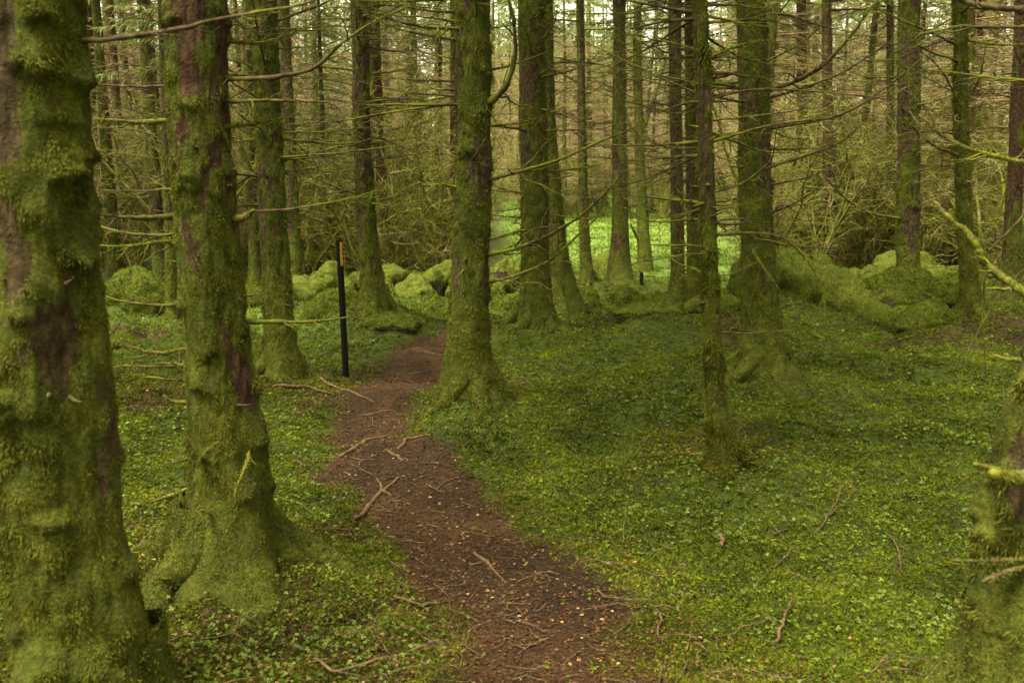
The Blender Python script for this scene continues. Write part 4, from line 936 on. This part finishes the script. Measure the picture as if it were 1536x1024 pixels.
# ------------------------------------------------------------------ near hanging branches on the right
def free_branch(pl, D0, D1, r0, r1, label, mossy, ntw, name='dead_branch', fuzz=0, tl=0.3):
    m = len(pl); P = np.array([at(px, py, D0 + (D1 - D0) * i / (m - 1)) for i, (px, py) in enumerate(pl)])
    n = m * 14; Q = smooth_poly(P, n); Q[1:-1] += np.cumsum(rng.normal(size=(n - 2, 3)), 0) * 0.0010
    t = np.linspace(0, 1, n); r = (r0 + (r1 - r0) * t) * (1 + 0.12 * rng.normal(size=n)); c = Q[0].copy()
    g = branch_geo(Q - c, r, ntw, tl, True, 9); v, q, _ = g.get()
    o = tag(link(name, mesh(name, v, q, M_MTWIG if mossy else M_TWIG), None, tuple(c)), label, 'branch')
    if fuzz:
        kv, kq, ka = fuzz_on_line(Q - c, r, fuzz, 0.008); link('moss', mesh('moss', kv, kq, M_MOSS, dict(rnd=ka), False), o)
free_branch([(1640, 492), (1536, 440), (1500, 415), (1470, 388), (1452, 350), (1425, 328), (1400, 302)], 3.2, 3.6, .019, .008, 'thick mossy broken bough reaching in from the right edge', 1, 9, fuzz=12000, tl=0.22)
free_branch([(1600, 262), (1536, 244), (1490, 234), (1450, 222), (1410, 200), (1380, 172)], 3.6, 4.2, .012, .004, 'mossy branch sloping up to the left near the right edge', 1, 12, fuzz=6000)
free_branch([(1620, 14), (1536, 11), (1480, 8), (1410, -6)], 2.4, 2.4, .010, .006, 'bare brown bough cutting the top right corner', 0, 3)
free_branch([(1580, 38), (1520, 40), (1440, 36), (1380, 48), (1340, 78)], 3.6, 4.0, .008, .003, 'thin arching twig bending down left in the upper right', 0, 8)
free_branch([(1560, 122), (1500, 120), (1450, 116), (1405, 108)], 3.9, 4.2, .007, .003, 'thin straight twig under the arching one, upper right', 0, 7)
free_branch([(1590, 250), (1530, 330), (1480, 380), (1470, 460), (1476, 560), (1470, 640)], 4.2, 4.3, .006, .0015, 'fine dangling twig hanging beside the mossy bough', 0, 8)
free_branch([(1560, 380), (1500, 440), (1455, 520), (1430, 610)], 4.0, 4.1, .004, .0013, 'fine dangling twig curving to the left below the mossy bough', 0, 6)
free_branch([(1600, 300), (1520, 440), (1500, 520), (1505, 600)], 3.9, 3.9, .004, .0013, 'fine dangling twig nearest the right edge', 0, 6)
free_branch([(1600, 560), (1536, 540), (1490, 534)], 3.0, 3.2, .012, .006, 'short mossy twig pointing left above the corner trunk', 1, 1, fuzz=700)
# knobs and stubs of the corner trunk
V = T['V']; vroot = [o for o in COL.objects if o.get('label') == V['label']][0]
for pl, r0, fz in (([(1560, 716), (1510, 716), (1488, 710)], .026, 4500), ([(1550, 838), (1470, 842), (1428, 840)], .006, 900), ([(1550, 846), (1505, 858), (1474, 872)], .009, 700), ([(1500, 706), (1480, 702), (1462, 696)], .010, 300)):
    P = smooth_poly(np.array([at(px, py, V['D'] - 0.12 - 0.03 * i) for i, (px, py) in enumerate(pl)]), 10) - V['base']
    t = np.linspace(0, 1, 10); r = r0 * (1 - 0.4 * t); g = branch_geo(P, r, 0, 0); v, q, _ = g.get()
    o = link('stub', mesh('stub', v, q, M_MTWIG), vroot); kv, kq, ka = fuzz_on_line(P, r, fz, 0.010); link('moss', mesh('moss', kv, kq, M_MOSS, dict(rnd=ka), False), o)

# ------------------------------------------------------------------ background spruces with dead lower twigs
def bg_data(i):
    HT = rng.uniform(13, 18); r0 = rng.uniform(0.09, 0.17)
    z = np.linspace(-0.3, HT, 40); wob = np.cumsum(rng.normal(size=40)) * 0.012
    P = np.stack([wob, np.roll(wob, 7) * 0.5, z], 1); r = r0 * (1 - 0.92 * np.clip(z / HT, 0, 1)) + 0.09 * np.exp(-np.maximum(z, 0) / 0.22) + 0.01 * rng.random(40)
    v, q = tubes(P[None], r[None], 12)
    moss = sstep(0.35, 0.7, fbm(v[:, 0] * 5 + i, v[:, 1] * 5, v[:, 2] * 0.8, 90) + 0.3 * np.exp(-v[:, 2] / 2))
    tm = mesh('trunk', v, q, M_BARK if i % 2 else M_BARK_RED, dict(moss=moss))
    # dead twigs: whorls with fine side twigs
    g = Geo(); n = 150; m = 7; t = np.linspace(0, 1, m)
    z0 = np.sort(rng.uniform(0.8, 9.5, n)); az = rng.random(n) * 6.28; L = rng.uniform(0.7, 2.3, n) * (0.55 + 0.45 * sstep(0.5, 3, z0)); e0 = rng.uniform(-0.1, 0.35, n)
    Q = np.stack([np.cos(az)[:, None] * L[:, None] * t, np.sin(az)[:, None] * L[:, None] * t, z0[:, None] + L[:, None] * (np.sin(e0)[:, None] * t - 0.35 * t ** 2 + 0.18 * t ** 3)], -1)
    Q += np.cumsum(rng.normal(size=Q.shape), 1) * 0.02 * (t > 0)[None, :, None]
    g.add(*tubes(Q, (0.010 + 0.004 * L)[:, None] * (1.05 - 0.85 * t), 4))
    kk = 13; idx = np.repeat(np.arange(n), kk); u = rng.integers(1, m, n * kk); S = Q[idx, u] + rng.normal(size=(n * kk, 3)) * 0.01
    Tg = nrm(Q[idx, u] - Q[idx, u - 1]); sd_ = nrm(np.cross(Tg, [0, 0, 1.])) * rng.choice([-1, 1], n * kk)[:, None]
    D = nrm(Tg * rng.uniform(0.3, 1, (n * kk, 1)) + sd_ * rng.uniform(0.2, 1, (n * kk, 1)) + rng.normal(size=(n * kk, 3)) * 0.3 + [0, 0, -0.25]); L2 = rng.uniform(0.15, 0.6, n * kk); t2 = np.linspace(0, 1, 4)
    Q2 = S[:, None] + D[:, None] * (L2[:, None] * t2)[..., None] + np.cumsum(rng.normal(size=(n * kk, 4, 3)), 1) * 0.018 * (t2 > 0)[None, :, None]
    g.add(*tubes(Q2, 0.0055 * (1.1 - 0.7 * t2)[None] * np.ones((n * kk, 1)), 3))
    v, q, _ = g.get(); bm = mesh('dead_branches', v, q, M_FTWIG_LIT)
    cg, tw = crown_mesh(i, 6.0 + rng.random() * 2.5, HT, 34, 1.9)
    v, q, a = cg.get(); cm = mesh('crown', v, q, M_NEEDLE, dict(rnd=a))
    return tm, bm, cm, HT
BG = [bg_data(i) for i in range(6)]
ZONES = [  # px range, distance range, count, label, group
 ((-60, 250), (17, 34), 10, 'background spruce seen between and behind the two leftmost trunks', 'background spruces at the far left'),
 ((250, 520), (21, 34), 7, 'background spruce with dead twigs behind the marker post', 'background spruces behind the marker post'),
 ((520, 740), (24, 36), 6, 'background spruce with dead twigs left of the bright meadow', 'background spruces left of the meadow'),
 ((1120, 1340), (22, 36), 7, 'background spruce with dead twigs right of the bright meadow', 'background spruces right of the meadow'),
 ((1340, 1620), (18, 34), 10, 'background spruce with dead twigs behind the mossy trunk at the far right', 'background spruces at the far right'),
 ((-150, 700), (36, 75), 36, 'distant hazy spruce of the wood edge on the left', 'distant spruces on the left'),
 ((700, 1130), (43, 80), 62, 'distant spruce closing the far side of the bright meadow', 'distant spruces beyond the meadow'),
 ((1130, 1700), (36, 75), 34, 'distant hazy spruce of the wood edge on the right', 'distant spruces on the right'),
]
placed = [tuple(t['base'][:2]) for t in T.values()]
for (pr, dr, n, lb, gp) in ZONES:
    c = 0; tries = 0
    while c < n and tries < 4000:
        tries += 1
        D = math.sqrt(rng.uniform(dr[0] ** 2, dr[1] ** 2)); x = (rng.uniform(*pr) - 768) / F * D
        if min((x - a) ** 2 + (D - b) ** 2 for a, b in placed) < (1.5 if D < 36 else 2.2) ** 2: continue
        placed.append((x, D)); k = int(rng.integers(0, 6)); tm, bm, cm, HT = BG[k]
        root = thing('spruce_tree', (x, D, float(H(x, D, False))), lb, 'tree', gp)
        root.rotation_euler = (rng.normal() * 0.025, rng.normal() * 0.025, rng.random() * 6.28); s = rng.uniform(0.8, 1.2); root.scale = (s, s, s)
        link('trunk', tm, root); tag(link('dead_branches', bm, root), kind='stuff'); link('crown', cm, root); c += 1
def far_wood(around=False):
    g = Geo(); gt = Geo(); n = 105 if around else 300
    if around:
        az = rng.uniform(R(46), R(314), n); dd = np.sqrt(rng.uniform(5.5 ** 2, 30 ** 2, n)); X = dd * np.sin(az); D = dd * np.cos(az); Z = H(X, D, False)
    else:
        px = rng.uniform(-250, 1800, n); D = rng.uniform(76, 125, n); X = (px - 768) / F * D; Z = H(X, D, False)
    HT = rng.uniform(12, 19, n)
    t = np.linspace(0, 1, 4); P = np.stack([X[:, None] + 0 * t, D[:, None] + 0 * t, Z[:, None] + HT[:, None] * t - 0.2], -1)
    gt.add(*tubes(P, 0.16 * (1.03 - t)[None] * np.ones((n, 1)), 6), np.zeros(n * 24))
    k = 620; i = np.repeat(np.arange(n), k); u = rng.random(n * k) ** 0.85 * (0.62 if around else 1) + (0.38 if around else 0); a = rng.random(n * k) * 6.28; rr = (2.3 * (1.02 - u * 0.85)) * np.sqrt(rng.random(n * k))
    C = np.stack([X[i] + rr * np.cos(a), D[i] + rr * np.sin(a), Z[i] + 0.5 + u * (HT[i] - 0.5)], 1)
    L = rng.uniform(0.35, 1.1, n * k); Dr = np.stack([np.cos(a), np.sin(a), rng.normal(size=n * k) * 0.35 - 0.25], 1)
    gr = np.clip((u - 0.33) / 0.25 + rng.normal(size=n * k) * 0.35, 0, 1)
    v, q, _ = kites(C, Dr, L, np.where(gr > 0.5, 0.10, 0.035) * L + 0.02, gr, 0.2, 0.1); gt.add(v, q, np.repeat(gr, 4))
    v, q, a = gt.get()
    m, nn = mat('far_wood_foliage'); c = coords(nn); b = noise(nn, c, 0.5, 3)
    gc = ramp(nn, b, [(0.3, (0.09, 0.12, 0.05)), (0.6, (0.17, 0.22, 0.10)), (0.8, (0.27, 0.32, 0.17))]); bc = ramp(nn, b, [(0.3, (0.12, 0.08, 0.045)), (0.7, (0.28, 0.20, 0.12))])
    out_leaf(nn, mixc(nn, attr(nn, 'rnd'), bc, gc), 0.35)
    if around:  # unseen trees, added to block low-angle sky light around the viewpoint
        tag(link('added_unseen_wood', mesh('added_unseen_wood', v, q, m, dict(rnd=a), False)), 'unseen rest of the spruce wood, added beside and behind the viewpoint to block low light', 'wood', kind='stuff'); return
    tag(link('far_wood', mesh('far_wood', v, q, m, dict(rnd=a), False)), 'far-off pale green and brown spruce wood behind everything', 'wood', kind='stuff')
far_wood(); far_wood(True)
# ------------------------------------------------------------------ mossy saplings and scrub in the mid-distance
def scrub(seed):
    g = Geo(); n = 7; m = 12; t = np.linspace(0, 1, m)
    az = rng.random(n) * 6.28; L = rng.uniform(1.6, 4.2, n); sp = rng.uniform(0.15, 0.7, n)
    Q = np.stack([np.cos(az)[:, None] * (L * sp)[:, None] * t ** 1.3, np.sin(az)[:, None] * (L * sp)[:, None] * t ** 1.3, L[:, None] * t - 0.1], -1)
    Q += np.cumsum(rng.normal(size=Q.shape), 1) * 0.05 * (t > 0)[None, :, None]
    g.add(*tubes(Q, (0.012 * L)[:, None] * (1.1 - t), 6))
    kk = 30; idx = np.repeat(np.arange(n), kk); u = rng.integers(2, m, n * kk); S = Q[idx, u]
    D = nrm(rng.normal(size=(n * kk, 3)) * [1, 1, 0.5] + [0, 0, 0.5]); L2 = rng.uniform(0.3, 1.1, n * kk); t2 = np.linspace(0, 1, 6)
    Q2 = S[:, None] + D[:, None] * (L2[:, None] * t2)[..., None] + np.cumsum(rng.normal(size=(n * kk, 6, 3)), 1) * 0.035 * (t2 > 0)[None, :, None]
    g.add(*tubes(Q2, 0.009 * (1.1 - 0.8 * t2)[None] * np.ones((n * kk, 1)), 4))
    k3 = 5; i3 = np.repeat(np.arange(n * kk), k3); u3 = rng.integers(1, 6, n * kk * k3); D3 = nrm(rng.normal(size=(len(i3), 3)) + D[i3] * 0.5); L3 = rng.uniform(0.08, 0.35, len(i3)); t3 = np.linspace(0, 1, 3)
    Q3 = Q2[i3, u3][:, None] + D3[:, None] * (L3[:, None] * t3)[..., None]
    g.add(*tubes(Q3, 0.005 * (1.1 - 0.6 * t3)[None] * np.ones((len(i3), 1)), 3))
    v, q, _ = g.get(); return mesh('mossy_shrub', v, q, M_SHRUB)
SCR = [scrub(i) for i in range(4)]
spots = [(int(rng.uniform(410, 700)), rng.uniform(17.5, 24)) for _ in range(7)] + [(int(rng.uniform(1130, 1540)), rng.uniform(17.5, 24)) for _ in range(6)] + [(int(rng.uniform(-40, 720)), rng.uniform(21, 36)) for _ in range(34)] + [(int(rng.uniform(1130, 1600)), rng.uniform(20, 36)) for _ in range(30)] + [(int(rng.uniform(700, 1130)), rng.uniform(42, 55)) for _ in range(16)] + [(455, 20), (585, 19), (605, 24), (640, 22), (690, 26), (530, 25), (420, 24), (350, 22), (300, 20), (200, 21), (160, 24), (760, 30), (1180, 22), (1170, 18), (1220, 25), (1290, 22), (1310, 26), (1390, 20), (1410, 23), (1480, 19), (1500, 22), (1525, 18), (1000, 45), (850, 44), (900, 47), (1060, 42), (785, 42), (640, 30), (560, 33), (480, 32)]
SL = [((-99, 400), 'bare mossy shrub in the scrub behind the left-hand trunks', 'mossy shrubs behind the left-hand trunks'), ((400, 730), 'bare yellow-green mossy shrub behind the post and the stone heap', 'mossy shrubs behind the stone heap'),
      ((730, 1100), 'bare mossy shrub at the far edge of the meadow', 'mossy shrubs beyond the meadow'), ((1100, 1600), 'bare mossy shrub in the scrub behind the right-hand trunks', 'mossy shrubs behind the right-hand trunks')]
for i, (px, D) in enumerate(spots):
    x = (px - 768) / F * D; lb, gp = [(l, g) for (r_, l, g) in SL if r_[0] <= px < r_[1]][0]
    if 735 < px < 1125 and D < 41: continue
    o = tag(link('mossy_shrub', SCR[i % 4], None, (x, D, float(H(x, D, False)))), lb, 'shrub', gp); o.rotation_euler[2] = rng.random() * 6.28; s = rng.uniform(0.8, 1.25); o.scale = (s, s, s)
for o in bpy.data.objects:
    if o.parent is not None and o.name.split('.')[0] == 'moss': o['kind'] = 'stuff'
print('verts', sum(len(m.vertices) for m in bpy.data.meshes), 'objects', len(bpy.data.objects))
